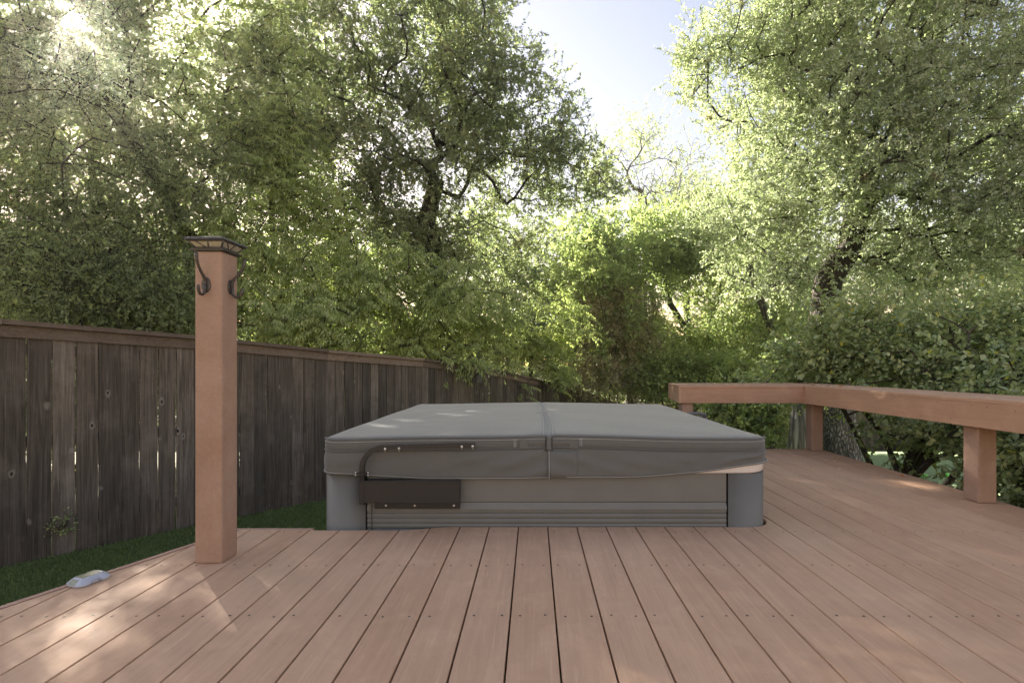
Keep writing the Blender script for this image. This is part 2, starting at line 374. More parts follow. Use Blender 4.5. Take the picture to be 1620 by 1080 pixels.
def sun_open(rng, p, keep=.32):
    """mask of the leaves that stay: the crowns are thin along these rays"""
    ok = np.ones(len(p), bool)
    for c, r in GAPS:
        v = p - c; d = np.linalg.norm(v - (v @ SD)[:, None] * SD[None], axis=1)
        ok &= ~((d < r * (.75 + .5 * rng.random(len(p)))) & (rng.random(len(p)) > (.03 if .3 < c[2] < .46 else keep)))
    return ok
def tubes_geo(A, B, ra, rb, n=4):
    """many separate tapered sticks A->B"""
    m = len(A); T = unit(B - A); U = unit(np.cross(T, np.array([0.31, 0.17, 0.94]))); W = np.cross(T, U)
    ang = 2 * np.pi * np.arange(n) / n; c = np.cos(ang); s = np.sin(ang)
    ring = U[:, None, :] * c[None, :, None] + W[:, None, :] * s[None, :, None]
    VA = A[:, None, :] + ring * ra[:, None, None]; VB = B[:, None, :] + ring * rb[:, None, None]
    V = np.concatenate([VA, VB], axis=1).reshape(-1, 3)
    k = np.arange(n); f = np.stack([k, (k + 1) % n, (k + 1) % n + n, k + n], axis=1)
    F = (f[None] + (np.arange(m) * 2 * n)[:, None, None]).reshape(-1, 4)
    return V, F
def skeleton(rng, trunk, tr0, tr1, att, step=0.35, wander=0.10, sag=0.0, gnarl=0.0):
    """grow limbs from the trunk polyline to every attractor; returns nodes, parents, radii"""
    pts = [np.array(p, float) for p in trunk]; nodes = [pts[0]]; par = [-1]
    for a, b in zip(pts[:-1], pts[1:]):
        k = max(1, int(np.linalg.norm(b - a) / 0.25))
        for i in range(1, k + 1): nodes.append(a + (b - a) * i / k); par.append(len(nodes) - 2)
    nt_ = len(nodes); N = np.array(nodes)
    buf = np.zeros((60000, 3)); buf[:nt_] = N; cnt = nt_; parl = list(par)
    plen = np.zeros(60000); 
    start = max(1, int(nt_ * 0.35))
    d0 = np.min(np.linalg.norm(att[:, None, :] - N[None, start:, :], axis=2), axis=1)
    tips = []
    for ai in np.argsort(d0):
        a = att[ai]; d = np.linalg.norm(buf[start:cnt] - a, axis=1) + 0.12 * plen[start:cnt]
        j = start + int(np.argmin(d)); p = buf[j]; v = a - p; L = np.linalg.norm(v)
        k = max(1, int(round(L / step)))
        pj = parl[j]; d_in = unit(buf[j] - buf[pj]) if pj >= 0 else np.array([0, 0, 1.])
        prev = j; c1 = p + d_in * L * 0.3; c2 = a - unit(v) * L * 0.3 + np.array([0, 0, sag * L])
        ph = rng.normal(size=3) * wander * L * .5
        for i in range(1, k + 1):
            t = i / k; q = (1 - t) ** 3 * p + 3 * (1 - t) ** 2 * t * c1 + 3 * (1 - t) * t * t * c2 + t ** 3 * a
            q = q + ph * math.sin(t * math.pi * 2) + (rng.normal(size=3) * wander * step * .5 if i < k else 0)
            if cnt >= 60000: break
            buf[cnt] = q; parl.append(prev); plen[cnt] = plen[prev] + np.linalg.norm(q - buf[prev]); prev = cnt; cnt += 1
        tips.append(prev)
    nodes = buf[:cnt].copy(); par = np.array(parl)
    load = np.zeros(cnt); 
    for t in tips: load[t] += 1
    for i in range(cnt - 1, 0, -1): load[par[i]] += load[i]
    rad = 0.007 * np.maximum(load, 0.6) ** 0.5
    mx = rad[nt_ - 1] if rad[nt_ - 1] > 0 else 1
    rad = 0.007 + (rad - 0.005) * (tr1 * 0.62 / max(rad[start], 1e-6)); rad = np.maximum(rad, 0.006)
    rad[:nt_] = np.maximum(np.linspace(tr0, tr1, nt_), 0)
    return nodes, par, rad, nt_, np.array(tips)
def limb_geo(nodes, par, rad, nt_):
    i = np.arange(1, len(nodes)); A = nodes[par[i]]; B = nodes[i]; ra = np.minimum(rad[par[i]], rad[i] * 1.25 + 0.004); rb = rad[i]
    ra[:nt_ - 1] = rad[par[i[:nt_ - 1]]]
    ext = unit(B - A) * (rb * 0.35)[:, None]
    big = rb > 0.03
    V1, F1 = tubes_geo(A[big], B[big] + ext[big], ra[big], rb[big], 9)
    V2, F2 = tubes_geo(A[~big], B[~big] + ext[~big], ra[~big], rb[~big], 4)
    return np.concatenate([V1, V2]), np.concatenate([F1, F2 + len(V1)])
def blobs(rng, spec, shell=0.45):
    """spec: list of (center, (rx,ry,rz), n)"""
    out = []
    for c, r, n in spec:
        d = unit(rng.normal(size=(n, 3))); u = rng.random(n) ** shell
        out.append(np.array(c) + d * u[:, None] * np.array(r))
    return np.concatenate(out)
def twigs_leaves(rng, att, dirs, ntw, tl, nlf, leaf, aspect, tpl, up=0.55, outw=0.5, droop=0.0, spread=0.16, upb=0.25, lsd=0.32):
    """twigs around every attractor with leaves along each; returns leaf V,F,rnd and twig sticks"""
    n = len(att) * ntw
    base = np.repeat(att, ntw, axis=0) + rng.normal(size=(n, 3)) * spread
    d = unit(rng.normal(size=(n, 3)) + np.repeat(dirs, ntw, axis=0) * outw + np.array([0, 0, upb]))
    Lt = tl * (0.6 + 0.8 * rng.random(n)); tip = base + d * Lt[:, None] + np.array([0, 0, -droop]) * Lt[:, None]
    t = np.tile((np.arange(nlf) + 0.5) / nlf, n) ; m = n * nlf
    bb = np.repeat(base, nlf, axis=0); tt = np.repeat(tip, nlf, axis=0); dd = np.repeat(d, nlf, axis=0)
    t = (t + rng.random(m) * .1)[:, None]
    p = bb + (tt - bb) * t + np.array([0, 0, -droop * .4]) * t * t * np.repeat(Lt, nlf)[:, None]
    side = unit(np.cross(dd, rng.normal(size=(m, 3))))
    ld = unit(dd * 0.7 + side * 0.9 + rng.normal(size=(m, 3)) * 0.25 + np.array([0, 0, -droop * .5]))
    L = leaf * (1 + rng.normal(size=m) * lsd).clip(0.5, 1.6)
    cl = np.repeat(np.repeat(rng.random(len(att)), ntw), nlf)
    r = (0.45 * rng.random(m) + 0.3 * cl + 0.25 * np.repeat(rng.random(n), nlf)).clip(0, 0.94)
    odd = rng.random(m) < 0.012; r[odd] = 0.985
    ok = sun_open(rng, p); p, ld, L, r = p[ok], ld[ok], L[ok], r[ok]
    V, F, k = leaf_geo(rng, p, ld, L, aspect, tpl, up)
    return V, F, np.repeat(r, k), base, tip
def add_crown(parts, name, mat, parent):
    Vs, Fs, Rs = [], None, []; off = 0
    for V, F, r in parts:
        Fo = [f + off for f in F]; Fs = Fo if Fs is None else [np.concatenate([a, b]) for a, b in zip(Fs, Fo)]
        Vs.append(V); Rs.append(r); off += len(V)
    return np_mesh(name, np.concatenate(Vs), Fs, mat, parent, np.concatenate(Rs))
def tree(seed, name, label, cat, group, trunk, tr0, tr1, spec, leafmat, bark, ntw=8, tl=.34, nlf=14, leaf=.05, aspect=.45,
         tpl='diamond', droop=0.0, up=.5, spread=.2, crown='crown', twigr=.0035, sag=-.02, wander=.14, shell=.45, moss=0, upb=.25, outw=.5, hidden=None):
    rng = np.random.default_rng(seed)
    root = empty(name, tuple(trunk[0])); tag(root, label, cat, group)
    att = blobs(rng, spec, shell)
    cen = att.mean(axis=0)
    nodes, par, rad, nt_, tips = skeleton(rng, trunk, tr0, tr1, att, sag=sag, wander=wander)
    LV, LF = limb_geo(nodes, par, rad, nt_)
    dirs = unit(att - cen)
    V, F, r, b, t = twigs_leaves(rng, att, dirs, ntw, tl, nlf, leaf, aspect, tpl, up, outw, droop, spread, upb)
    TV, TF = tubes_geo(b, t, np.full(len(b), twigr), np.full(len(b), twigr * .5), 3)
    fl = len(LV); 
    allV = np.concatenate([LV, TV]); 
    np_mesh('trunk', allV, np.concatenate([LF, TF + fl]), bark, root)
    np_mesh(crown, V, F, leafmat, root, r)
    if moss:
        mi = rng.choice(len(nodes), moss, p=(rad > .006) * (rad < .09) / np.sum((rad > .006) * (rad < .09)))
        c = nodes[mi]; k = 60; n = moss * k
        d = unit(rng.normal(size=(n, 3))); pp = np.repeat(c, k, axis=0) + d * 0.015
        V, F, kk = leaf_geo(rng, pp, d + rng.normal(size=(n, 3)) * .3, np.full(n, .075), .10, 'lance', .2)
        np_mesh('ball_moss', V, F, LM['moss'], root, np.repeat(rng.random(n) * .9, kk))
    return root

# ------------------------------------------------------------------ ground
GY = [-60, 0, 3.67, 4.8, 6.08, 7.5, 9.1, 10.9, 13.84, 19, 26, 60]
GZ = [-.55, -.62, -.695, -.75, -.84, -.93, -1.07, -1.32, -1.61, -2.43, -2.9, -3.0]
def gz(y): return float(np.interp(y, GY, GZ))
def ground_sheet(name, xs, ys, dz, mat):
    X, Y = np.meshgrid(xs, ys); Z = np.interp(Y, GY, GZ) + dz
    V = np.stack([X.ravel(), Y.ravel(), Z.ravel()], 1); nx, ny = len(xs), len(ys)
    i = (np.arange(ny - 1)[:, None] * nx + np.arange(nx - 1)[None]).ravel()
    F = np.stack([i, i + 1, i + nx + 1, i + nx], 1)
    o = np_mesh(name, V, F, mat, None, None, True); tag(o, kind='structure'); return o
def soil():
    n = NT('soil_and_litter'); a = n.noise(n.coord(), 3, 8, .7); b = n.noise(n.coord(), 60, 4, .7)
    c = n.ramp(a, [(.35, (.06, .05, .03)), (.65, (.10, .10, .045))]); n.base(n.mix(n.ramp(b, [(.5, (0, 0, 0)), (.7, (.6,) * 3)]), c, (.16, .12, .075)))
    n.rough(.95); n.bump(b, .6, .02); return n.m
def turf(name, c0, c1, sc_=260):
    n = NT(name); a = n.noise(n.coord(), 2.2, 5, .6); b = n.noise(n.coord(), sc_, 3, .8)
    c = n.mix(a, c0, c1); n.base(n.mix(n.ramp(b, [(.4, (0, 0, 0)), (.7, (.7,) * 3)]), c, tuple(x * 1.8 for x in c1)))
    n.rough(.9); n.bump(b, .6, .006); return n.m
yy = sorted(set(GY + [-200, 1, 2, 3, 8, 12, 16, 22, 100, 400, 900]))
yy = [y for y in yy]
ground_sheet('ground', np.array([-900, -200, -60, -20, -8, -4, 0, 4, 8, 20, 60, 200, 900.]), np.array(yy, float), 0, soil())
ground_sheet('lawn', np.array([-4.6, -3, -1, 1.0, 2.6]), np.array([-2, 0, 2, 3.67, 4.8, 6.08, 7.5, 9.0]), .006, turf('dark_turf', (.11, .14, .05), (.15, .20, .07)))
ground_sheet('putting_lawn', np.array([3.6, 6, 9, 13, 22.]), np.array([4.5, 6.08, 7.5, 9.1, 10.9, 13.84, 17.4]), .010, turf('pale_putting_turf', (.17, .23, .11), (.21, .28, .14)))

# grass blades of the artificial turf between deck and fence
rng = np.random.default_rng(5); n = 150000
gx = rng.uniform(-3.9, -.9, n); gy = rng.uniform(1.3, 6.6, n)
k = (gx < -1.85 + .405 * (gy - 1.675) + .1) | (gy > 2.45); gx, gy = gx[k], gy[k]; n = len(gx)
pz = np.interp(gy, GY, GZ) + .006
V, F, kk = leaf_geo(rng, np.stack([gx, gy, pz], 1), np.stack([rng.normal(size=n) * .45, rng.normal(size=n) * .45, np.ones(n)], 1), rng.uniform(.02, .04, n), .14, 'diamond', .1)
g = np_mesh('grass', V, F, leaf_mat('turf_blade', (.13, .17, .06), (.21, .28, .10), (.33, .42, .18), None, .3, .3), None, np.repeat(rng.random(n) * .94, kk))
tag(g, 'short dark green turf blades in the strip between deck and fence', 'grass', kind='stuff')

# ------------------------------------------------------------------ deck
BW, GAP = .145, .0055
DY0 = -3.27
def xe(y): return -1.777 + .405 * (y - 1.675)
def ycut(x):
    yd = (x + 1.777 - .034) / .405 + 1.675
    if x < -1.08: return min(2.452, yd)
    t = min(1, max(0, (x + .66) / .27)); t = t * t * (3 - 2 * t)
    y = 2.447 + .05 * t
    if x > 1.075: y += .13 - math.sqrt(max(0, .13 ** 2 - (x - 1.075) ** 2)) if x < 1.205 else .13
    return min(y, 1e9 if x > -.9 else yd if yd > 0 else y)
deck = MB(); rr = random.Random(3); scr = MB()
DX1 = 2.735
k = -27
while True:
    x0 = .0717 + BW * k + GAP / 2; x1 = x0 + BW - GAP; k += 1
    if x0 > DX1 - .02: break
    x1 = min(x1, DX1)
    r = rr.random()
    if x0 > 2.38: r = 0.0
    def dark(r): return r
    if x0 > 1.215:
        poly = [(x0, DY0), (x1, DY0), (x1, 4.82), (x0, 4.82)]; top = 4.82
    elif x1 > 1.215:
        xs = [x0 + (1.205 - x0) * t for t in (0, .2, .4, .6, .75, .86, .94, 1.0)]
        poly = [(x0, DY0), (x1, DY0), (x1, 4.82), (1.222, 4.82), (1.222, 2.70)] + [(x, ycut(x)) for x in reversed(xs)]; top = 2.4
        poly = [p for p in poly]
    else:
        top_l, top_r = ycut(x0), ycut(x1)
        if top_l <= DY0 + .05 and top_r <= DY0 + .05: continue
        xs = [x0 + (x1 - x0) * t / 6 for t in range(7)]
        poly = [(x0, DY0), (x1, DY0)] + [(x, max(DY0 + .01, ycut(x))) for x in reversed(xs)]; top = min(top_l, top_r)
    deck.prism(poly, -.025, rr.uniform(-.0012, 0.0), r, .0025)
    for j in range(-11, 8):
        ys = 1.607 + .4075 * j
        if ys > 4.75: continue
        for xx in (x0 + .028, x1 - .028):
            if xx > x1 or (x1 - x0) < .08: continue
            if xx < 1.22 and ys > ycut(xx) - .03: continue
            if rr.random() < .12: continue
            c = Vector((xx + rr.uniform(-.004, .004), ys + rr.uniform(-.006, .006), .0006))
            rad = .0045
            scr.add([c + Vector((math.cos(a) * rad, math.sin(a) * rad, 0)) for a in [i * math.pi / 3 for i in range(6)]], [tuple(range(6))])
d = deck.build('deck', [M['deck'], M['screw']]); tag(d, kind='structure')
so = scr.build('deck_screws', M['screw'], d)
tr = MB()   # edge trim boards, fascia, joists
def strip(a, b, wdt, z0, z1, r=.4):
    a, b = Vector(a), Vector(b); t = (b - a).normalized(); nrm = Vector((-t.y, t.x)) * wdt
    tr.prism([tuple(a), tuple(b), tuple(b + nrm), tuple(a + nrm)], z0, z1, r, .002)
strip((xe(DY0), DY0), (xe(2.452), 2.452), -.022 * -1 * -1, -.16, -.001)
tr.prism([(-1.478, 2.457), (-1.08, 2.457), (-1.08, 2.479), (-1.478, 2.479)], -.16, -.001, .4, .002)
tr.prism([(DX1 + .003, DY0), (DX1 + .025, DY0), (DX1 + .025, 4.845), (DX1 + .003, 4.845)], -.19, -.002, .3, .002)
tr.prism([(1.22, 4.823), (DX1 + .002, 4.823), (DX1 + .002, 4.845), (1.22, 4.845)], -.19, -.002, .3, .002)
tr.build('deck_edge_trim', M['trim'], d)
jo = MB()
for j in range(-11, 3):
    ys = 1.607 + .4075 * j; xl = max(xe(ys) + .03, -3.7)
    jo.box(xl, DX1, ys - .02, ys + .02, -.17, -.027)
for ys in (2.85, 3.25, 3.65, 4.05, 4.45, 4.79): jo.box(1.24, DX1, ys - .02, ys + .02, -.17, -.027)
for xp, yp in ((-1.5, 2.2), (-1.8, 1.2), (2.6, 4.7), (2.6, 2.0), (1.3, 4.7)): jo.box(xp - .05, xp + .05, yp - .05, yp + .05, gz(yp) - .1, -.171)
jo.build('deck_joists', M['under'], d)

# ------------------------------------------------------------------ post with lantern cap and hooks
px0, px1, py0, py1, pz1 = -1.3672, -1.2566, 2.0275, 2.138, 1.262
post = empty('deck_post', ((px0 + px1) / 2, (py0 + py1) / 2, 0))
tag(post, 'tall square brown post with lantern cap and coat hooks on the deck corner', 'post')
m = MB(); m.box(px0, px1, py0, py1, 0, pz1, .4, .011); m.build('sleeve', M['post'], post)
cx, cyy = (px0 + px1) / 2, (py0 + py1) / 2
def frustum(mb, h0, z0, h1, z1, r=.5):
    v = [(cx + sx * h, cyy + sy * h, z) for h, z in ((h0, z0), (h1, z1)) for sx, sy in ((-1, -1), (1, -1), (1, 1), (-1, 1))]
    mb.add(v, [(0, 1, 5, 4), (1, 2, 6, 5), (2, 3, 7, 6), (3, 0, 4, 7), (4, 5, 6, 7), (3, 2, 1, 0)], r)
capp = MB(); frustum(capp, .064, 1.2625, .066, 1.268); frustum(capp, .066, 1.2682, .057, 1.276)
frustum(capp, .074, 1.3005, .082, 1.3035); frustum(capp, .082, 1.3037, .079, 1.3120); frustum(capp, .079, 1.3122, .01, 1.334)
# lantern frame: corner bars and glazing bars on each side
zb, zt, hb, ht = 1.276, 1.3005, .052, .071
def side_pt(sx, sy, u, z, out=0.0):
    h = hb + (ht - hb) * (z - zb) / (zt - zb) + out
    if sx: return Vector((cx + sx * h, cyy + u * h, z))
    return Vector((cx + u * h, cyy + sy * h, z))
for sx, sy in ((1, 0), (-1, 0), (0, -1), (0, 1)):
    for (u0, z0), (u1, z1) in (((-.97, zb), (-.97, zt)), ((.97, zb), (.97, zt)), ((-.12, zb), (-.62, zt)), ((.0, zb), (.12, zt)), ((-.97, zb + .001), (.97, zb + .001)), ((-.97, zt - .001), (.97, zt - .001))):
        capp.tube([side_pt(sx, sy, u0, z0, .0015), side_pt(sx, sy, u1, z1, .0015)], .0026, 4)
capo = capp.build('post_cap', M['cap'], post)
ln = MB(); frustum(ln, hb, zb + .0003, ht, zt - .0003); lo = ln.build('lens', M['lens'], capo)
lo.parent = capo
def hook(origin, out, side):
    o_, out, side = Vector(origin), Vector(out), Vector(side); up = Vector((0, 0, 1))
    hk = MB()
    n = 20; vs = []
    for lev, s_ in ((0.0005, 1), (.004, .96), (.0055, .7)):
        for i in range(n):
            a = 2 * math.pi * i / n; vs.append(o_ + out * lev + side * (.019 * math.cos(a) * s_) + up * (.031 * math.sin(a) * s_))
    fs = [(j * n + i, j * n + (i + 1) % n, (j + 1) * n + (i + 1) % n, (j + 1) * n + i) for j in range(2) for i in range(n)] + [tuple(2 * n + i for i in range(n))]
    hk.add(vs, fs, .5)
    def pth(l): return [o_ + out * a + up * b for a, b in l]
    hk.tube(pth([(.006, -.026), (.0075, 0), (.009, .022), (.018, .034), (.034, .050), (.049, .070), (.058, .092), (.061, .108), (.0605, .118)]), [.006, .0068, .0068, .0062, .0058, .0058, .0062, .0078, .0065], 8, flat=(1, .8))
    hk.tube(pth([(.0085, .005), (.010, -.018), (.014, -.033), (.024, -.042), (.036, -.041), (.046, -.030), (.050, -.014), (.049, -.006)]), [.0065, .0068, .0062, .0058, .0058, .0062, .0075, .006], 8, flat=(1, .8))
    for s_ in (-1, 1): hk.ball(o_ + out * .0055 + side * .010 * s_ + up * -.002, .0028, sub=1)
    return hk.build('coat_hook', M['iron'], post)
h1 = hook((-1.319, py0, 1.124), (0, -1, 0), (1, 0, 0)); h1['label'] = 'dark iron double hook on the front face'
h2 = hook((px1, 2.083, 1.124), (1, 0, 0), (0, 1, 0)); h2['label'] = 'dark iron double hook on the right face'

# ------------------------------------------------------------------ solar deck light
def solar():
    c = Vector((-1.652, 1.868, 0)); root = empty('deck_light', tuple(c))
    tag(root, 'small pale grey solar light resting at the left deck edge', 'deck light')
    Mx = Matrix.Translation(c) @ Matrix.Rotation(R(-18), 4, 'Z') @ Matrix.Scale(1.0, 4)
    half = [(.022, -.056), (.036, -.050), (.044, -.036), (.044, -.020), (.038, -.016), (.038, .016), (.044, .020), (.044, .036), (.036, .050), (.022, .056)]
    outline = half + [(-x, y) for x, y in reversed(half)]
    top = [(x * .62, y * .70) for x, y in outline]
    mid = [(x * .985, y * .985) for x, y in outline]
    n = len(outline); vs = []
    for ring, z in ((outline, .0015), (outline, .007), (mid, .009), (top, .024), ([(x * .9, y * .93) for x, y in top], .0255)):
        vs += [Mx @ Vector((x, y, z)) for x, y in ring]
    fs = [(j * n + i, j * n + (i + 1) % n, (j + 1) * n + (i + 1) % n, (j + 1) * n + i) for j in range(4) for i in range(n)] + [tuple(4 * n + i for i in range(n)), tuple(reversed(range(n)))]
    b = MB(); b.add(vs, fs)
    # bridge lugs over the side notches
    for s_ in (-1, 1): b.tube([Mx @ Vector((s_ * .0395, -.013, .004)), Mx @ Vector((s_ * .0375, -.007, .015)), Mx @ Vector((s_ * .0375, .007, .015)), Mx @ Vector((s_ * .0395, .013, .004))], .003, 6)
    b.build('housing', M['plastic'], root)
    p = MB(); vs = [Mx @ Vector((x, y, .0262)) for x, y in ((-.022, -.033), (.022, -.033), (.022, .033), (-.022, .033))]
    lo_ = [v - Vector((0, 0, .002)) for v in vs]
    p.add(vs + lo_, [(0, 1, 2, 3), (0, 4, 5, 1), (1, 5, 6, 2), (2, 6, 7, 3), (3, 7, 4, 0)]); p.build('solar_panel', M['panel'], root)
    for s_ in (-1, 1):
        q = MB(); vs = [Mx @ Vector((x, s_ * y, z)) for x, y, z in ((-.020, .0575, .008), (.020, .0575, .008), (.015, .0425, .0232), (-.015, .0425, .0232))]
        bk = [Mx @ Vector((x, s_ * y, z)) for x, y, z in ((-.020, .0545, .006), (.020, .0545, .006), (.015, .040, .021), (-.015, .040, .021))]
        q.add(vs + bk, [(0, 1, 2, 3), (0, 4, 5, 1), (1, 5, 6, 2), (2, 6, 7, 3), (3, 7, 4, 0)]); q.build('reflector', M['amber'], root)
solar()

# ------------------------------------------------------------------ hot tub
TX0, TX1, TY0, TY1 = -1.060, 1.180, 2.515, 4.62
tub = empty('hot_tub', ((TX0 + TX1) / 2, (TY0 + TY1) / 2, gz(3.6)))
tag(tub, 'grey square hot tub sunk in the deck with a black lifter arm', 'hot tub')
def rrect(x0, x1, y0, y1, r, n=8):
    out = []
    for cx_, cy_, a0 in ((x1 - r, y0 + r, -90), (x1 - r, y1 - r, 0), (x0 + r, y1 - r, 90), (x0 + r, y0 + r, 180)):
        for i in range(n + 1):
            a = R(a0 + 90 * i / n); out.append((cx_ + r * math.cos(a), cy_ + r * math.sin(a)))
    return out
def loft(mb, rings, r=.5, smooth=True, cap=True):
    n = len(rings[0]); vs = [p for ring in rings for p in ring]
    fs = [(j * n + i, j * n + (i + 1) % n, (j + 1) * n + (i + 1) % n, (j + 1) * n + i) for j in range(len(rings) - 1) for i in range(n)]
    mb.add(vs, fs, r, smooth)
    if cap: mb.add(rings[-1], [tuple(range(n))], r, False); mb.add(rings[0], [tuple(reversed(range(n)))], r, False)
zb_ = gz(3.6) - .02
core = MB(); ring = rrect(TX0 + .012, TX1 - .012, TY0 + .012, TY1 - .012, .10)
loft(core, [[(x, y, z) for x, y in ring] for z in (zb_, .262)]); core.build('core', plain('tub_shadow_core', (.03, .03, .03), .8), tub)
# louvred side panels: profile of (outward offset, z), from the deck line upward
prof = [(0, zb_), (0, -.09)]
z = -.088
while z < .075:
    prof += [(.0, z), (.0075, z + .003), (.0085, z + .014), (.004, z + .022), (.0, z + .0235)]; z += .0255
zz = prof[-1][1]
prof += [(.0, .0800), (.014, .0835), (.013, .090), (.003, .112), (.002, .1165), (-.004, .118), (-.004, .1195), (.0045, .1215), (.0045, .262)]
pf = [p for p in prof]
pr = []
for p in pf:
    if not pr or p[1] > pr[-1][1] - 1e-6 or True: pr.append(p)
SL, SR = -.832, .968
def panel(name, a, b, nrm):
    mb = MB(); vs = []
    for end in (a, b):
        for off, z_ in pr: vs.append((end[0] + nrm[0] * off, end[1] + nrm[1] * off, z_))
    k = len(pr); fs = [(i, k + i, k + i + 1, i + 1) for i in range(k - 1)]
    mb.add(vs, fs); return mb.build(name, M['tub'], tub)
panel('side_panel', (SL + .004, TY0), (SR - .004, TY0), (0, -1))
panel('side_panel', (TX1, TY0 + .19), (TX1, TY1 - .19), (1, 0))
panel('side_panel', (TX0, TY1 - .19), (TX0, TY0 + .19), (-1, 0))
panel('side_panel', (SR, TY1), (SL, TY1), (0, 1))
def corner(cx_, cy_, a0, ex, ey):
    mb = MB(); r = .12; pts = []
    sx = 1 if a0 in (-90, 0) else -1; sy = -1 if a0 in (-90, 180) else 1
    arc = [(cx_ + r * math.cos(R(a0 + 90 * i / 10)), cy_ + r * math.sin(R(a0 + 90 * i / 10))) for i in range(11)]
    if a0 in (-90,): line = [(ex, cy_ - r)] + arc + [(cx_ + r, ey)]
    elif a0 == 0: line = [(cx_ + r, ey)] + arc + [(ex, cy_ + r)]
    elif a0 == 90: line = [(ex, cy_ + r)] + arc + [(cx_ - r, ey)]
    else: line = [(cx_ - r, ey)] + arc + [(ex, cy_ - r)]
    k = len(line)
    inner = [(x - (x - cx_) * .08, y - (y - cy_) * .08) for x, y in line]
    vs = [(x, y, z_) for z_ in (zb_, .262) for x, y in line] + [(x, y, z_) for z_ in (zb_, .262) for x, y in inner]
    fs = [(i, i + 1, k + i + 1, k + i) for i in range(k - 1)] + [(k + i, k + i + 1, 3 * k + i + 1, 3 * k + i) for i in range(k - 1)]
    fs += [(0, k, 3 * k, 2 * k), (k - 1, 3 * k - 1, 4 * k - 1, 2 * k - 1)]
    mb.add(vs, fs, .5, True); o = mb.build('corner_panel', M['tub'], tub)
    o.data.polygons.foreach_set('use_smooth', [i < k - 1 for i in range(len(fs))])
o_ = .010
corner(TX1 + o_ - .12, TY0 - o_ + .12, -90, SR + .003, TY0 + .185)
corner(TX1 + o_ - .12, TY1 + o_ - .12, 0, SR + .003, TY1 - .185)
corner(TX0 - o_ + .12, TY1 + o_ - .12, 90, SL - .003, TY1 - .185)
corner(TX0 - o_ + .12, TY0 - o_ + .12, 180, SL - .003, TY0 + .185)
rim = MB(); rings = []
for ins, z_ in ((.004, .2625), (-.008, .264), (-.013, .270), (-.014, .296), (-.011, .308), (.0, .318), (.05, .322)):
    rings.append([(x, y, z_) for x, y in rrect(TX0 - .002 + ins, TX1 + .002 - ins, TY0 - .002 + ins, TY1 - ins + .002, .13 - ins)])
loft(rim, rings); rim.build('shell_rim', M['shell'], tub)

# lifter on the front
yf = TY0 - .028
lf = MB()
lf.box(-.822, -.358, yf - .045, yf - .004, .132, .236, .5, .002)
lf.box(-.848, -.8225, yf - .040, yf - .006, .122, .240, .5, .002)
lf.box(-.785, -.362, yf - .004, yf + .006, .092, .150, .5, .002)
lf.box(-.82, -.36, yf - .052, yf - .0, .2362, .2405, .5, .001)
lf.tube([(-.832, yf - .022, .22), (-.832, yf - .022, .262)], .0155, 4, smooth=False)
lift = lf.build('lifter_bracket', M['black'], tub)
ya = TY0 - .072
arm = MB(); pts = [(-.832, ya + .012, .235), (-.832, ya, .29)]
for i in range(11):
    a = R(180 - 8.2 * i); pts.append((-.725 + .107 * math.cos(a), ya, .300 + .103 * math.sin(a)))
pts += [(-.66, ya, .4045), (-.5, ya, .4085), (-.285, ya, .4145)]
arm.tube(pts, .0155, 4, smooth=False); arm.box(-.858, -.806, ya - .010, ya + .022, .272, .277)
armo = arm.build('lifter_arm', M['black'], tub)
for xb, zb2 in ((-.715, .396), (-.648, .398), (-.345, .4065), (-.292, .408)):
    bt = MB(); bt.ball((xb, ya - .0165, zb2 + .002), .0065, sub=2); bt.tube([(xb, ya - .0165, zb2 + .004), (xb, ya - .0165, zb2 - .012)], .0022, 6); bt.build('bolt', M['steel'], armo)
for xb in (-.862, -.802):
    for z_ in (.268, .281): bt = MB(); bt.ball((xb, ya - .004, z_), .005, sub=1); bt.build('bolt', M['steel'], armo)
for xb in (-.727, -.585, -.392): b2 = MB(); b2.ball((xb, yf - .006, .110), .0068, sub=2); b2.build('bolt', M['steel'], lift)
ch = MB(); z = .135; i = 0
while z > -.02:
    ch.tube([(-.800 + (.003 if i % 2 else 0), yf + .004, z), (-.800 - (.003 if i % 2 else 0), yf + .002, z - .011)], .0022, 5); z -= .0095; i += 1
ch.build('chain', M['iron'], tub)
rb = MB(); rb.tube([(1.345, 3.98, .36), (1.345, 3.93, .415), (1.28, 3.90, .43), (1.19, 3.9, .42)], .014, 8); rb.box(1.215, 1.365, 3.93, 3.99, .30, .40, .5, .004)
rb.build('side_bracket', M['nestbox'], tub)

# cover
cov = empty('tub_cover', ((TX0 + TX1) / 2, (TY0 + TY1) / 2, .32))
tag(cov, 'padded grey canvas cover with centre fold and skirt over the sunken tub', 'tub cover')
CXc = .0765; CX0, CX1, CY0, CY1 = -1.060, 1.180, 2.492, 4.665
def ztop(x, y):
    e = .018 * max(0, 1 - abs(x - CXc) / 1.05) ** 1.3
    d_ = min(x - CX0, CX1 - x, y - CY0, CY1 - y); edge = .006 * math.exp(-max(0, d_) / .02)
    dip = -.006 * math.exp(-((x - CXc) / .012) ** 2)
    wv = .0022 * math.sin(x * 7.1 + y * 2.3) * math.sin(y * 5.3 + 1.0)
    return .441 + e - edge + dip + wv + .006 * (y - 2.5) / 2.2
def topgrid():
    xs = sorted(set([CX0 + .055 + (CX1 - CX0 - .11) * i / 60 for i in range(61)] + [CXc + q for q in (-.03, -.02, -.012, -.006, 0, .006, .012, .02, .03)]))
    ys = [CY0 + .055 + (CY1 - CY0 - .11) * i / 40 for i in range(41)]
    return xs, ys
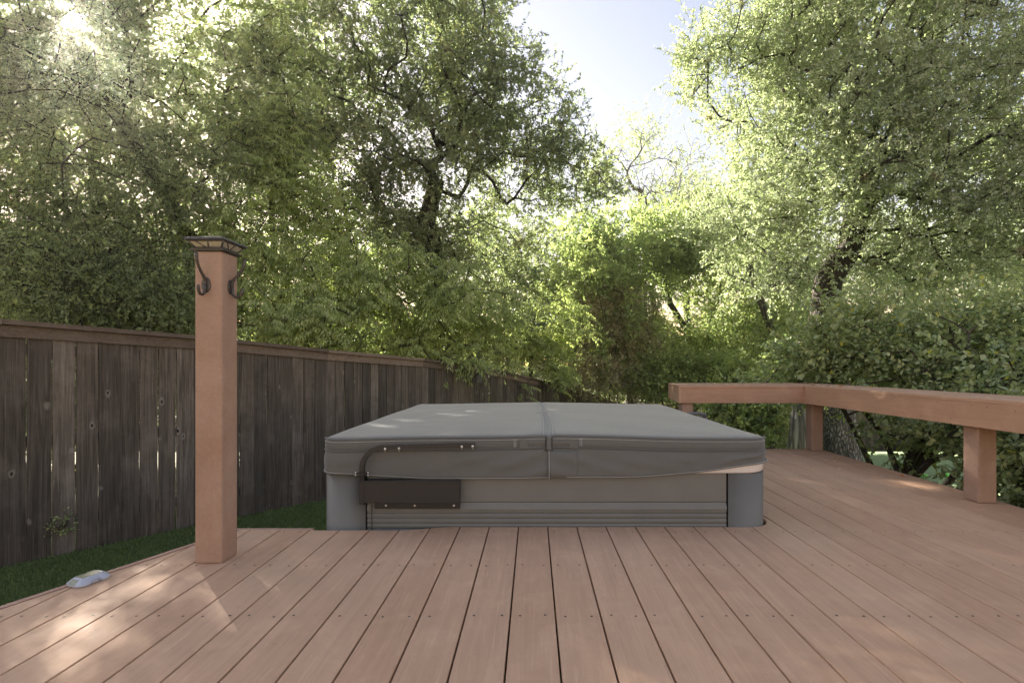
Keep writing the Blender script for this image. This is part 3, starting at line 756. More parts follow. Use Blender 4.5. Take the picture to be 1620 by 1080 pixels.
# top and sides as a loft of rounded rectangles shrinking to the middle
NPER = 12
def perim(ins, r):
    """dense rounded rectangle with subdivided sides"""
    x0, x1, y0, y1 = CX0 + ins, CX1 - ins, CY0 + ins, CY1 - ins; r = max(.004, r - ins * .6); out = []
    def seg(a, b, n): return [(a[0] + (b[0] - a[0]) * i / n, a[1] + (b[1] - a[1]) * i / n) for i in range(1, n)]
    A = rrect(x0, x1, y0, y1, r, 8)
    for q in range(4):
        arc = A[q * 9:(q + 1) * 9]; out += arc; nx = A[((q + 1) % 4) * 9]; n = 90 if q in (1, 3) else 40
        out += seg(arc[-1], nx, n)
    return out
cv = MB(); rings = []
for ins, dz in ((.012, -.062), (.004, -.058), (.0, -.05), (.0, -.03), (.001, -.012), (.006, -.003), (.016, .0)):
    rings.append([(x, y, ztop(x, y) + dz) for x, y in perim(ins, .085)])
for ins in (.05, .12, .22, .35, .5, .65, .8, .95, 1.05, 1.0815):
    rings.append([(x, y, ztop(x, y)) for x, y in perim(ins, .085)])
loft(cv, rings, .5, True, False)
cvt = cv.build('foam_panel', M['canvas'], cov)
# skirt
def skz(x, y):
    """bottom of the skirt"""
    z_ = .242 + .0035 * math.sin(x * 5)
    if y < 3.0:
        if x > .44: t = min(1, (x - .44) / .70); z_ += .080 * t ** 1.4
        if x < -.55: z_ += .022 * min(1, (-.55 - x) / .50)
    else: z_ += .02
    if x > 1.05 and y >= 2.6: z_ = .316
    return z_
per = perim(0, .085); sk = MB(); rows = 9; rings = []
rk = random.Random(8)
def wr(x, y, t):
    s_ = x if y < 2.6 else y
    dd = abs(s_ - CXc) if y < 2.6 else 1
    fold = .010 * math.sin(26 * s_ * (1 - .25 * t) - 9 * t * (1 if s_ > CXc else -1)) * math.exp(-dd * 2.6) * (.3 + t)
    fold += .0045 * math.sin(11 * s_ + 3 * t) * t + .0035 * math.sin(23 * s_ + 5 * t + 1.3) * t
    fold += .006 * math.exp(-((s_ + .4 - .25 * t) / .10) ** 2) * math.sin(6 * t)
    if x > .95 and y < 2.75: fold += .006 * math.sin(t * 9 + x * 10)
    return fold
def skoff(x, y, t):
    return max(-.003 + .008 * math.sin(min(1, t * 1.15) * math.pi * .8) + wr(x, y, t), -.002 + .006 * t)
for j in range(rows + 1):
    t = j / rows; ring = []
    for (x, y) in per:
        zt_ = ztop(x, y) - .0605; zb3 = skz(x, y); z_ = zt_ + (zb3 - zt_) * t
        cxm = min(max(x, CX0 + .085), CX1 - .085); cym = min(max(y, CY0 + .085), CY1 - .085)
        nx, ny = x - cxm, y - cym; l_ = math.hypot(nx, ny) or 1
        if l_ < 1e-5: nx, ny = 0, -1
        o2 = skoff(x, y, t)
        ring.append((x + nx / l_ * o2, y + ny / l_ * o2, z_))
    rings.append(ring)
loft(sk, list(reversed(rings)), .5, True, False)
sko = sk.build('skirt', M['canvas'], cov)
md = sko.modifiers.new('thickness', 'SOLIDIFY'); md.thickness = .003; md.offset = -1
# seam piping and stitches
th = MB()
def dashes(pts, step=.0105, ln_=.007, rad=.0014):
    pts = [Vector(p) for p in pts]; acc = 0; tot = 0
    cum = [0]
    for a, b in zip(pts[:-1], pts[1:]): cum.append(cum[-1] + (b - a).length)
    s_ = 0; j = 0
    def at(s2):
        k = 0
        while k < len(cum) - 2 and cum[k + 1] < s2: k += 1
        f = (s2 - cum[k]) / max(1e-9, cum[k + 1] - cum[k]); return pts[k] + (pts[k + 1] - pts[k]) * f
    while s_ + ln_ < cum[-1]:
        th.tube([at(s_), at(s_ + ln_)], rad, 3, caps=False); s_ += step
def front(pts_ring, off):   # the front stretch of a ring, pushed out
    f = [p for p in pts_ring if p[1] < CY0 + .10]
    f.sort(key=lambda p: p[0]); return [(p[0], p[1] - off, p[2]) for p in f]
ringA = [(x, y, ztop(x, y) - .014) for x, y in perim(-.0012, .085)]
ringB = [(x, y, ztop(x, y) - .056) for x, y in perim(-.0016, .085)]
dashes([p for p in front(ringA, 0) if True]); dashes(front(ringB, 0))
fb = sorted([p for p in rings[-1] if p[1] < CY0 + .12], key=lambda p: p[0])
dashes([(p[0], p[1] - .0035, p[2] + .005) for p in fb])
for xx in (CXc - .026, CXc + .022):
    dashes([(xx + .012 * math.sin((y - 2.5) * 2.2), y, ztop(xx, y) + .0012) for y in [CY0 + .01 + i * .055 for i in range(41)]], .012, .0085, .0011)
for xx in (CXc - .171, CXc - .163, CXc + .155, CXc + .164):
    dashes([(xx, CY0 - .0012, ztop(xx, CY0) - .012), (xx, CY0 - .0018, ztop(xx, CY0) - .056)])
th.build('stitching', M['thread'], cov)
hem = MB()
hem.tube([(p[0], p[1] - .002, p[2] + .001) for p in fb], .0028, 6)
hem.tube([(x, y, z_) for x, y, z_ in [(x, y, ztop(x, y) - .0575) for x, y in perim(-.0025, .085)] if y < 2.6 and x > 0.0][:0] or [(p[0], p[1] - .001, p[2] - .0015) for p in front(ringB, .001)], .0026, 6)
hem.tube([(p[0], p[1] + .001, p[2] + .0135) for p in front(ringA, .001)], .0028, 6)
hem.build('piping', M['canvas'], cov)
st = MB()
zc = ztop(CXc, CY0)
st.box(CXc - .010, CXc + .013, CY0 - .014, CY0 - .001, zc - .064, zc + .002, .5, .004)
st.build('centre_strap', M['canvas'], cov)
rc = MB(); rc.box(CXc - .0165, CXc - .0105, CY0 - .0035, CY0 + .004, zc - .060, zc - .003); rc.box(CXc + .0135, CXc + .0195, CY0 - .0035, CY0 + .004, zc - .060, zc - .003); rc.box(CXc - .02, CXc + .022, CY0 - .006, CY0 + .003, zc - .070, zc - .0645)  # black boxes stand in for the shade in the gaps around the strap
rc.build('fold_shade_strips', M['black'], cov)
for sx in (-1, 1):
    hd = MB(); x0, x1 = CXc + sx * .018, CXc + sx * .104
    hd.box(min(x0, x1), max(x0, x1), CY0 - .006, CY0 - .0006, zc - .034, zc - .020, .5, .002)
    hd.box(min(x1, x1 + sx * .04), max(x1, x1 + sx * .04), CY0 - .0045, CY0 - .0006, zc - .058, zc - .012, .5, .0015)
    hd.box(min(x0, x1), max(x0, x1), CY0 - .0030, CY0 - .0006, zc - .053, zc - .047, .5, .001); hd.build('handle_strap', M['canvas'], cov)
fl = MB(); fx = CXc - .003
vs = []
for i in range(9):
    for j in range(7):
        t = j / 6; u = i / 8; x = fx + u * .15; zt2 = zc - .068; z_ = zt2 + (skz(x, CY0) - .004 - zt2) * t
        vs.append((x, CY0 - skoff(x, CY0, min(1, t + .04)) - .0015 - .013 * (1 - u) ** 2 * (.35 + .65 * math.sin(t * 2.4)), z_ + .0015 * u))
fl.add(vs, [(i * 7 + j, i * 7 + j + 1, (i + 1) * 7 + j + 1, (i + 1) * 7 + j) for i in range(8) for j in range(6)], .5, True)
flo = fl.build('overlap_flap', M['canvas'], cov); md = flo.modifiers.new('thickness', 'SOLIDIFY'); md.thickness = .003
fth = MB(); 
def fd(pts):
    global th
    th = MB(); dashes(pts, .0105, .008, .0012); o = th.build('stitching', M['thread'], cov); return o
fd([(v[0] + .005, v[1] - .0025, v[2]) for v in vs[:7]])

# ------------------------------------------------------------------ corner bench
bx0, byf, zt_b, zb_b = 2.544, 4.70, .591, .449
bench = empty('corner_bench', (2.64, 4.765, 0)); tag(bench, 'reddish brown composite corner bench running around the right deck edge', 'bench')
fa = MB(); fa.box(1.362, bx0 + .012, byf, byf + .022, zb_b, zt_b - .001, .2, .0015); fa.build('front_rail', M['benchx'], bench)
fa = MB()
for y0_, y1_ in ((-1.2, 2.2), (2.203, byf + .0195)): fa.box(bx0 - .010 if y1_ < 3 else bx0 - .010, bx0 + .011, y0_, y1_, zb_b - .002, zt_b - .0005, rr.random(), .0015)
fa.build('inner_rail', M['benchy'], bench)
# end cap rail (skewed) and seat boards
ec = MB(); a = Vector((1.362, byf)); b = Vector((1.452, 5.40)); t_ = (b - a).normalized(); nn = Vector((t_.y, -t_.x)) * .022
ec.prism([tuple(a - Vector((0, .0))), tuple(a + nn), tuple(b + nn), tuple(b)], zb_b, zt_b - .0015, .3, .001)
eo = ec.build('end_rail', M['benchy'], bench)
sb = MB(); bw = .144
for i in range(5):
    y0_ = byf - .004 + i * .1415; y1_ = y0_ + .136; 
    xa = 1.362 + .129 * (y0_ - byf); xb = 1.362 + .129 * (y1_ - byf)
    xr = bx0 + .46 if i else bx0 - .012
    if i == 0: xr = bx0 - .013
    sb.prism([(xa - .003, y0_), (xr, y0_), (xr, y1_), (xb - .003, y1_)], zt_b, zt_b + .022, .25 + .3 * rr.random(), .003)
sb.build('seat_board', M['benchx'], bench)
sb = MB()
for i in range(3):
    x0_ = bx0 - .012 + i * .158; x1_ = x0_ + .153
    sb.prism([(x0_, -1.2), (x1_, -1.2), (x1_, byf + .13), (x0_, byf + .13)], zt_b, zt_b + .022, .3 + .5 * rr.random(), .003)
sb.build('seat_board', M['benchy'], bench)
orail = MB(); orail.box(bx0 + .43, bx0 + .452, -1.2, byf + .12, zb_b, zt_b - .002, .4, .001); orail.box(1.46, bx0 + .43, 5.38, 5.402, zb_b, zt_b - .002, .4, .001)
for yb_ in (1.2, 2.9, 4.2): orail.box(bx0 + .012, bx0 + .428, yb_ + .12, yb_ + .16, zb_b + .01, zt_b - .003)
orail.build('outer_rail', M['benchx'], bench)
lt = 'square reddish brown leg sleeve'
for (x_, y_) in ((2.612, 4.71), (2.586, 2.918), (1.40, 4.735), (2.586, 1.12)):
    m = MB(); m.box(x_, x_ + .108, y_, y_ + .108, 0 if True else 0, zb_b - .001, .15, .011); m.build('leg', M['post'], bench)
sm = MB(); rs = random.Random(2)
for i in range(34):
    y_ = 4.6 - i * .13 + rs.uniform(-.03, .03); z_ = rs.choice((.475, .565)) + rs.uniform(-.008, .008)
    sm = MB(); sm.add([(bx0 - .0108, y_ + math.cos(a) * .0035, z_ + math.sin(a) * .0035) for a in [k * math.pi / 3 for k in range(6)]], [tuple(range(6))]); sm.build('screw', M['screw'], bench)
for i in range(8):
    x_ = 1.42 + i * .15; z_ = rs.choice((.475, .565))
    sm = MB(); sm.add([(x_ + math.cos(a) * .0035, byf - .0008, z_ + math.sin(a) * .0035) for a in [-k * math.pi / 3 for k in range(6)]], [tuple(range(6))]); sm.build('screw', M['screw'], bench)

# ------------------------------------------------------------------ fences
def fence(name, label, pts, height, mat, trim, seed, bw=.145, gap=.0105, fas=.088, over=.05, depth_=.02, cap_over=.06, rails=True, side=1, tilt=0.6):
    """pts: list of (x, y, ztop); boards follow; fascia and cap on the viewer's side"""
    rg = random.Random(seed); root = empty(name, (pts[0][0], pts[0][1], pts[0][2] - height)); tag(root, label, 'fence')
    b = MB()
    for (x0, y0, z0), (x1, y1, z1) in zip(pts[:-1], pts[1:]):
        L = math.hypot(x1 - x0, y1 - y0); ux, uy = (x1 - x0) / L, (y1 - y0) / L; nx, ny = uy * side, -ux * side
        n = max(1, int(round(L / bw))); w_ = L / n
        for i in range(n):
            s0 = i * w_; g_ = gap * rg.choice((.3, .7, 1, 1, 1.2)); s1 = s0 + w_ - g_; zt2 = z0 + (z1 - z0) * (s0 / L) - .035
            zbt = zt2 - height + rg.uniform(-.02, .03); o0 = rg.uniform(-.003, .003); th_ = .016
            tl_ = rg.uniform(-tilt, tilt) * .006
            q = []
            for z_, sh in ((zbt, tl_), (zt2 + (z1 - z0) * 0, -tl_)):
                for s_, o2 in ((s0, o0), (s1, o0 + rg.uniform(-.002, .002)), (s1, o0 - th_), (s0, o0 - th_)):
                    q.append((x0 + ux * (s_ + sh) + nx * o2, y0 + uy * (s_ + sh) + ny * o2, z_))
            b.add(q, [(0, 1, 5, 4), (1, 2, 6, 5), (2, 3, 7, 6), (3, 0, 4, 7), (4, 5, 6, 7), (3, 2, 1, 0)] if side < 0 else [(4, 5, 1, 0), (5, 6, 2, 1), (6, 7, 3, 2), (7, 4, 0, 3), (7, 6, 5, 4), (0, 1, 2, 3)], rg.random())
    b.build('board_panel', mat, root)
    c = MB()
    def plank(x0, y0, z0, x1, y1, z1, o0, o1, za, zb2, r):
        L = math.hypot(x1 - x0, y1 - y0); ux, uy = (x1 - x0) / L, (y1 - y0) / L; nx, ny = uy * side, -ux * side
        q = [(x + nx * o, y + ny * o, z + dz) for (x, y, z) in ((x0, y0, z0), (x1, y1, z1)) for o, dz in ((o0, za), (o1, za), (o1, zb2), (o0, zb2))]
        c.add(q, [(0, 1, 2, 3), (7, 6, 5, 4), (0, 4, 5, 1), (1, 5, 6, 2), (2, 6, 7, 3), (3, 7, 4, 0)], r)
    def bits(o0, o1, za, zb2, ln_):
        for (x0, y0, z0), (x1, y1, z1) in zip(pts[:-1], pts[1:]):
            L = math.hypot(x1 - x0, y1 - y0); s_ = 0; first = True
            while s_ < L - .01:
                e = min(L, s_ + ln_); 
                if L - e < .5: e = L
                f0, f1 = s_ / L, (e - .003) / L; j = rg.uniform(-.002, .002)
                plank(x0 + (x1 - x0) * f0, y0 + (y1 - y0) * f0, z0 + (z1 - z0) * f0 + j, x0 + (x1 - x0) * f1, y0 + (y1 - y0) * f1, z0 + (z1 - z0) * f1 + j, o0, o1, za, zb2, rg.random()); s_ = e
    bits(.005, .024, -.036 - fas, -.036, 2.4); c.build('trim_board', trim, root)
    c = MB(); bits(-.07, cap_over, -.0355, 0, 2.43); c.build('cap_board', trim, root)
    if rails:
        c = MB()
        for zr in (-.25, -.95, -1.6): bits(-.056, -.0185, zr, zr + .085, 2.44)
        c.build('rail', trim, root)
    return root
fence('side_fence', 'long dark weathered board fence with cap rail left of the deck', [(-4.95, 1.836, 1.19), (-3.895, 3.67, 1.135), (-3.243, 4.803, 1.084), (-2.508, 6.08, .991), (-1.669, 7.538, .904), (-.80, 9.1, .765)],
      1.84, M['fence'], M['fence_trim'], 11, side=1)
fence('sloping_fence', 'weathered board fence dropping downhill behind the tub cover', [(-.78, 9.13, .745), (.10, 10.87, .50), (1.07, 13.84, .205), (3.1, 19.0, -.60)], 1.84, M['fence'], M['fence_trim'], 12, side=1)
fence('back_fence', 'low far board fence at the foot of the yard seen beneath the bench', [(3.15, 19.1, -.62), (9.0, 18.4, -.66), (22, 17.4, -.7)], 1.84, M['fence_far'], M['fence_trim'], 13, side=1)
nb = MB(); c_ = P(755, 597, 8.55); 
nbm = Matrix.Translation(c_) @ Matrix.Rotation(R(60), 4, 'Z')
nb.box(-.07, .07, -.05, .05, -.09, .04, .5, .004, nbm); nb.box(-.05, .05, -.12, .0, .041, .05, .5, .002, nbm @ Matrix.Rotation(R(-14), 4, 'X'))
o = nb.build('wall_box', M['nestbox']); tag(o, 'small grey box fixed to the fence under overhanging leaves', 'box')

# ------------------------------------------------------------------ fallen bits
def scrap(px, py, mat, size, name, label, cat, group, seed, zc=0.0, Y=None):
    rg = random.Random(seed); Y = Y or 636 / (py - 578); p = Vector(((px - 843.6) * Y / 795, Y, zc + .002))
    a = rg.uniform(0, 6.28); d1 = Vector((math.cos(a), math.sin(a), 0)); d2 = Vector((-d1.y, d1.x, 0)); w_ = size * rg.uniform(.35, .6); m = MB()
    vs = [p - d1 * size, p - d1 * size * .3 + d2 * w_ + Vector((0, 0, size * .35)), p + d1 * size * .4 + d2 * w_ * .8 + Vector((0, 0, size * .25)), p + d1 * size + Vector((0, 0, size * .1)),
          p + d1 * size * .4 - d2 * w_ * .8 + Vector((0, 0, size * .4)), p - d1 * size * .3 - d2 * w_ + Vector((0, 0, size * .15)), p + Vector((0, 0, .001))]
    m.add(vs, [(0, 6, 1), (1, 6, 2), (2, 6, 3), (3, 6, 4), (4, 6, 5), (5, 6, 0)])
    o = m.build(name, mat); md = o.modifiers.new('t', 'SOLIDIFY'); md.thickness = .0012; tag(o, label, cat, group)
for i, (x, y, mt, s_, lb) in enumerate([
    (1308, 728, 'petal', .016, 'largest pale scrap on the deck right of the corner bench leg'), (1320, 729.5, 'petal', .012, 'pale petal scrap just right of the largest pale one'),
    (1329, 742, 'petal', .015, 'pale tan scrap lying alone in front of the pale pair'), (1427, 753, 'orange', .022, 'orange brown dead leaf near the right deck edge'),
    (1286, 742, 'petal', .009, 'tiny white fleck on the boards right of the tub cover'), (1377, 745, 'dry', .014, 'small brown scrap between the bench corner and the orange leaf'),
    (1234, 709.6, 'petal', .014, 'white scrap on the back deck edge beside the bench corner leg'), (1281, 719, 'dry', .012, 'brown scrap on the deck in front of the corner bench leg'),
    (1244, 716.5, 'dry', .010, 'brown speck of leaf left of the corner bench leg'), (1258, 718, 'dry', .010, 'brown speck of leaf just left of the corner bench leg base'),
    (1345, 760, 'dry', .008, 'dark crumb on the boards in front of the pale tan scrap')]):
    scrap(x, y, M[mt], s_, 'leaf_scrap', lb, 'fallen leaf', 'scraps fallen on the deck', i)
for i, (x, Y, mt, lb) in enumerate([(2.62, 4.72, 'dry', 'dry leaf on the bench top at the inner corner'), (2.72, 4.45, 'orange', 'orange leaf on the bench top nearest the inner corner'), (2.82, 4.2, 'orange', 'orange leaf on the bench top against the shrub'),
                                    (2.60, 4.45, 'dry', 'tan leaf on the bench top by its inner edge')]):
    px_ = 843.6 + 795 * x / Y; scrap(px_, 0, M[mt], .026, 'leaf_scrap', lb, 'fallen leaf', 'leaves on the bench top', 40 + i, zt_b + .022, Y)
for i, (px_, py_, lb) in enumerate([(1463.5, 753.5, 'lime green ball on the pale lawn, the nearer one left of the thick branch'), (1498.5, 751.5, 'lime green ball on the pale lawn right of the thick branch')]):
    Y = 9.6; 
    for _ in range(20):
        Y = (0.8 - (gz(Y) + .045)) * 795 / (py_ - 578)
    c = Vector(((px_ - 843.6) * Y / 795, Y, gz(Y) + .045)); m = MB(); m.ball(c, .038, sub=3); tag(m.build('ball', M['lime']), lb, 'ball', 'balls on the lawn')
pz_ = MB(); 
for s_ in range(3): pass

# ------------------------------------------------------------------ trees
def B(px, py, Y, rx, ry, rz, n): return (tuple(P(px, py, Y)), (rx, ry, rz), n)
def G(px, Y): return ((px - 843.6) * Y / 795, Y, gz(Y) - .05)
# live oak behind the fence, centre
tk = [G(705, 11.5), P(700, 500, 11.2), P(690, 400, 11.0), P(675, 350, 11.0), P(690, 290, 11.0)]
tree(1, 'live_oak', 'big spreading live oak behind the fence above the tub', 'tree', 'trees around the yard', tk, .30, .17,
     [B(600, 110, 10.6, 3.0, 2.2, 2.2, 190), B(715, 60, 11.0, 1.7, 2.2, 2.3, 125), B(780, 225, 11.0, 1.95, 2.0, 1.7, 125), B(560, 300, 10.5, 2.3, 1.8, 1.6, 100), B(700, 390, 11.5, 2.4, 1.8, 1.2, 110), B(480, 60, 10.5, 1.8, 1.8, 2.4, 70), B(900, 285, 11.2, 1.05, 1.0, .95, 40), B(700,-60,11,1.7,2,1.4,50)],
     LM['oak'], M['bark'], ntw=15, nlf=20, leaf=.060, aspect=.44, tl=.30, spread=.17, moss=90)
# elm with drooping sprays, upper left
tk = [G(330, 9.0), P(330, 520, 8.8), P(300, 380, 8.6), P(240, 270, 8.4), P(170, 150, 8.4)]
tree(2, 'elm', 'fine leaved elm leaning over the fence at the far left', 'tree', 'trees around the yard', tk, .20, .09,
     [B(90, 120, 7.6, 2.1, 1.6, 1.7, 130), B(280, 110, 8.2, 2.0, 1.6, 2.0, 130), B(120, 330, 7.4, 2.0, 1.6, 1.1, 130), B(330, 290, 8.2, 1.5, 1.5, 1.5, 90), B(40, 430, 6.6, 1.4, 1.2, .6, 60), B(210, 440, 7.2, 1.5, 1.2, .7, 70), B(350, -60, 8.5, 2.2, 1.6, 1.3, 80), B(420, 200, 8.6, 1.0, 1.2, 1.6, 50), B(-60, 200, 7.4, 1.2, 1.4, 2.2, 60), B(60, -40, 8.2, 2.0, 1.6, 1.2, 90), B(-20, 60, 8.6, 1.6, 1.6, 1.6, 60)],
     LM['elm'], M['bark'], ntw=12, nlf=22, leaf=.048, aspect=.42, tl=.42, droop=.35, upb=0.0)
# right live oak
tk = [G(1335, 9.6), P(1322, 640, 9.5), P(1300, 520, 9.4), P(1310, 440, 9.4), P(1345, 390, 9.3), P(1362, 310, 9.2)]
tree(3, 'live_oak', 'tall sunlit live oak behind the right end of the bench corner', 'tree', 'trees around the yard', tk, .34, .20,
     [B(1245, 80, 8.8, 1.75, 1.8, 1.8, 130), B(1400, 60, 8.6, 2.2, 1.8, 1.9, 160), B(1280, 260, 8.8, 1.5, 1.6, 1.5, 110), B(1440, 250, 8.4, 1.9, 1.7, 1.6, 130), B(1590, 120, 8.2, 1.6, 1.8, 2.2, 120), B(1580, 380, 8.2, 1.5, 1.4, 1.1, 80), B(1230, 400, 9.2, 1.0, 1.2, .8, 40), B(1400, 400, 9.5, 1.5, 1.2, .7, 40), B(1370, -60, 8.8, 2.5, 1.8, 1.2, 90), B(1740, 250, 8.0, 1.2, 2.0, 2.4, 80), B(1110, 90, 9.0, .45, .7, .55, 12)],
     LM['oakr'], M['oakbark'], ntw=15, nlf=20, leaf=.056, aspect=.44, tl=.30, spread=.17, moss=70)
# middle trees
tk = [G(1000, 15.5), P(1000, 560, 15.5), P(1010, 470, 15.3), P(1000, 400, 15.3)]
tree(4, 'hackberry', 'yellow green tree beyond the sloping fence, left of the bench end', 'tree', 'trees around the yard', tk, .16, .09,
     [B(1010, 400, 15, 2.2, 1.6, 1.3, 130), B(940, 430, 14.5, 1.3, 1.3, 1.3, 70), B(1080, 400, 15.2, 1.0, 1.2, 1.2, 50), B(985, 520, 14.8, 1.6, 1.2, 1.2, 60), B(935, 385, 15.0, .9, .9, .9, 30)],
     LM['yellow'], M['twig'], ntw=12, nlf=17, leaf=.085, aspect=.5, tl=.42)
tk = [G(1040, 19), P(1040, 520, 18.6), P(1015, 360, 18.2), P(1012, 300, 18)]
tree(5, 'ash', 'tall thin tree with bare grey twigs rising in the gap of sky', 'tree', 'trees around the yard', tk, .17, .08,
     [B(1040, 225, 18, 1.7, 1.2, .6, 22), B(990, 290, 18, 1.4, 1.2, 1.3, 22), B(1085, 300, 18, 1.0, 1.2, 1.1, 14), B(1010, 215, 18, .7, .6, .5, 10), B(945, 250, 18, .8, .8, 1.0, 12)],
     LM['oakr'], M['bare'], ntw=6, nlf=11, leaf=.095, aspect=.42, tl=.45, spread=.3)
# bare twigs around it are part of the same stem: a second, leafless one
rng = np.random.default_rng(77); tk = [G(1030, 18.4), P(1018, 420, 18.0), P(1016, 340, 18.0)]
root = empty('bare_tree', tuple(tk[0])); tag(root, 'leafless pale grey snag standing in the gap of sky', 'tree', 'trees around the yard')
att = blobs(rng, [B(1050, 290, 18, 1.6, 1.0, .9, 150), B(975, 270, 18, .9, .8, 1.3, 60), B(1090, 250, 18, .9, .8, .8, 40)], .6)
nodes, par, rad, nt_, tips = skeleton(rng, tk, .10, .06, att, step=.25, wander=.2); rad = np.maximum(rad * .75, .008)
LV, LF = limb_geo(nodes, par, rad, nt_); np_mesh('trunk', LV, LF, M['bare'], root)
tree(6, 'cedar_elm', 'shadowy tree with dark curving limbs behind the bench end', 'tree', 'trees around the yard', [G(1120, 16.5), P(1110, 560, 16.3), P(1060, 480, 16), P(1050, 420, 16)], .15, .08,
     [B(1130, 420, 16, 1.9, 1.6, 1.5, 110), B(1150, 530, 15.5, 2.0, 1.4, 1.2, 90), B(1060, 560, 16, 1.8, 1.2, .9, 60), B(1190, 360, 16.5, 1.4, 1.4, 1.3, 60), B(1230, 500, 15, 1.3, 1.2, 1.5, 50)],
     LM['dark'], M['bark'], ntw=12, nlf=17, leaf=.08, aspect=.45, tl=.42)
tree(7, 'leaning_oak', 'slim tree with a pale leaning trunk left of the right oak', 'tree', 'trees around the yard', [G(1260, 13), P(1228, 545, 12.8), P(1205, 480, 12.6), P(1185, 420, 12.4), P(1180, 360, 12.4)], .12, .07,
     [B(1190, 330, 12.4, 1.1, 1.1, 1.0, 50), B(1130, 350, 12.6, 1.0, 1.0, 1.0, 40), B(1260, 420, 12.2, .9, 1.0, .9, 30)],
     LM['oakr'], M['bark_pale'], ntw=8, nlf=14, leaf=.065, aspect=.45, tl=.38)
# far woods behind everything: one mass of leaves
rng = np.random.default_rng(200); n = 180000
wx = rng.uniform(-26, 46, n); wy = rng.uniform(25, 29, n) - np.maximum(wx - 24, 0) * .9; wh = 3.9 + 1.1 * np.sin(wx * .55) + .8 * np.sin(wx * 1.3 + 1)
wz = -3 + (wh + 3) * rng.random(n) ** .8
V, F, kk = leaf_geo(rng, np.stack([wx, wy, wz], 1), rng.normal(size=(n, 3)), rng.uniform(.18, .32, n), .55, 'diamond', .5)
tag(np_mesh('woods', V, F, LM['oak'], None, np.repeat(rng.random(n) * .9, kk)), 'far grey green mass of woods closing the view behind the yard', 'woods', kind='stuff')
# background trees closing the view
for i, (px_, py_, Y, rx, rz, nn_, lb, mt) in enumerate([
    (1085, 335, 21, 1.8, 1.3, 60, 'small rounded far tree in the middle beyond the shadowy tree', 'oak'), (60, 440, 13, 3.2, 1.4, 110, 'pale green tree far behind the left end of the fence', 'elm'), (330, 430, 15, 3.2, 2.0, 130, 'bushy tree behind the deck post and the fence', 'elm'),
    (560, 440, 16, 3.0, 2.0, 130, 'shady tree low behind the live oak trunk', 'dark'), (800, 440, 17, 2.6, 2.3, 130, 'grey green tree right of the live oak trunk', 'oak'),
    (900, 500, 19, 2.4, 1.8, 90, 'far thicket tree behind the vine covered heap', 'dark'), (1180, 420, 22, 3.6, 3.0, 130, 'far tree rising behind the shadowy tree', 'oak'),
    (1420, 440, 18, 3.6, 2.6, 130, 'far tree behind the right oak trunk', 'oakr'), (1640, 420, 17, 3.0, 3.0, 110, 'far tree at the right edge beyond the shrub', 'oakr'), (450, 200, 15, 3.6, 2.6, 150, 'tall tree filling the gap between elm and live oak', 'elm'), (150, 180, 14, 4.0, 3.0, 150, 'tall tree glowing behind the elm at the left', 'elm')]):
    Yb = Y
    tree(100 + i, 'background_tree', lb, 'tree', 'trees around the yard', [G(px_, Yb), P(px_ + 5, 540, Yb), P(px_ - 6, py_ + 10, Yb)], .17, .09,
         [B(px_, py_, Yb, rx, 1.6, rz, nn_)], LM[mt], M['bark'], ntw=13, nlf=15, leaf=.10, aspect=.48, tl=.5, shell=.6, spread=.32)

# compound leaved sapling overhanging the fence
def compound(seed, name, label, trunk, spec, n_per, extra, crown_leaf=.085, lr=.34):
    rng = np.random.default_rng(seed); root = empty(name, tuple(trunk[0])); tag(root, label, 'tree', 'trees around the yard')
    att = blobs(rng, spec, .7)
    if extra: att = np.concatenate([att, np.array([tuple(e) for e in extra])])
    nodes, par, rad, nt_, tips = skeleton(rng, trunk, .07, .045, att, step=.25, wander=.12)
    LV, LF = limb_geo(nodes, par, rad, nt_)
    n = len(att) * n_per
    base = np.repeat(att, n_per, axis=0) + rng.normal(size=(n, 3)) * .07
    d = unit(rng.normal(size=(n, 3)) * np.array([1, 1, .4]) + np.array([.25, -.55, .15])); L = lr * rng.uniform(.7, 1.25, n)
    ks = 7; Vs = []; Rs = []; SA = []; SB = []
    rbase = .55 * rng.random(n)
    side = unit(np.cross(d, np.array([0, 0, 1.]))); allP = []; allD = []; allL = []; allR = []
    prev = base
    for k in range(1, ks + 1):
        t = k / ks; p = base + d * (L * t)[:, None] + np.array([0, 0, -.42]) * (L * t * t)[:, None]
        SA.append(prev); SB.append(p); prev = p
        tang = unit(d + np.array([0, 0, -.84 * t]))
        for s_ in (-1, 1):
            if k == 1: continue
            ld = unit(side * s_ * .95 + tang * .55 + np.array([0, 0, -.35]) + rng.normal(size=(n, 3)) * .12)
            allP.append(p + rng.normal(size=(n, 3)) * .004); allD.append(ld); allL.append(crown_leaf * (1.15 - .4 * abs(t - .55)) * rng.uniform(.85, 1.15, n)); allR.append(rbase + .35 * rng.random(n))
        if k == ks: allP.append(p); allD.append(tang); allL.append(np.full(n, crown_leaf)); allR.append(rbase + .35 * rng.random(n))
    V, F, kk = leaf_geo(rng, np.concatenate(allP), np.concatenate(allD), np.concatenate(allL), .30, 'lance', .85)
    SA = np.concatenate(SA); SB = np.concatenate(SB)
    TV, TF = tubes_geo(SA, SB, np.full(len(SA), .002), np.full(len(SA), .0015), 3)
    np_mesh('trunk', np.concatenate([LV, TV]), np.concatenate([LF, TF + len(LV)]), M['twig'], root)
    np_mesh('crown', V, F, LM['pecan'], root, np.repeat(np.concatenate(allR).clip(0, .94), kk)); return root
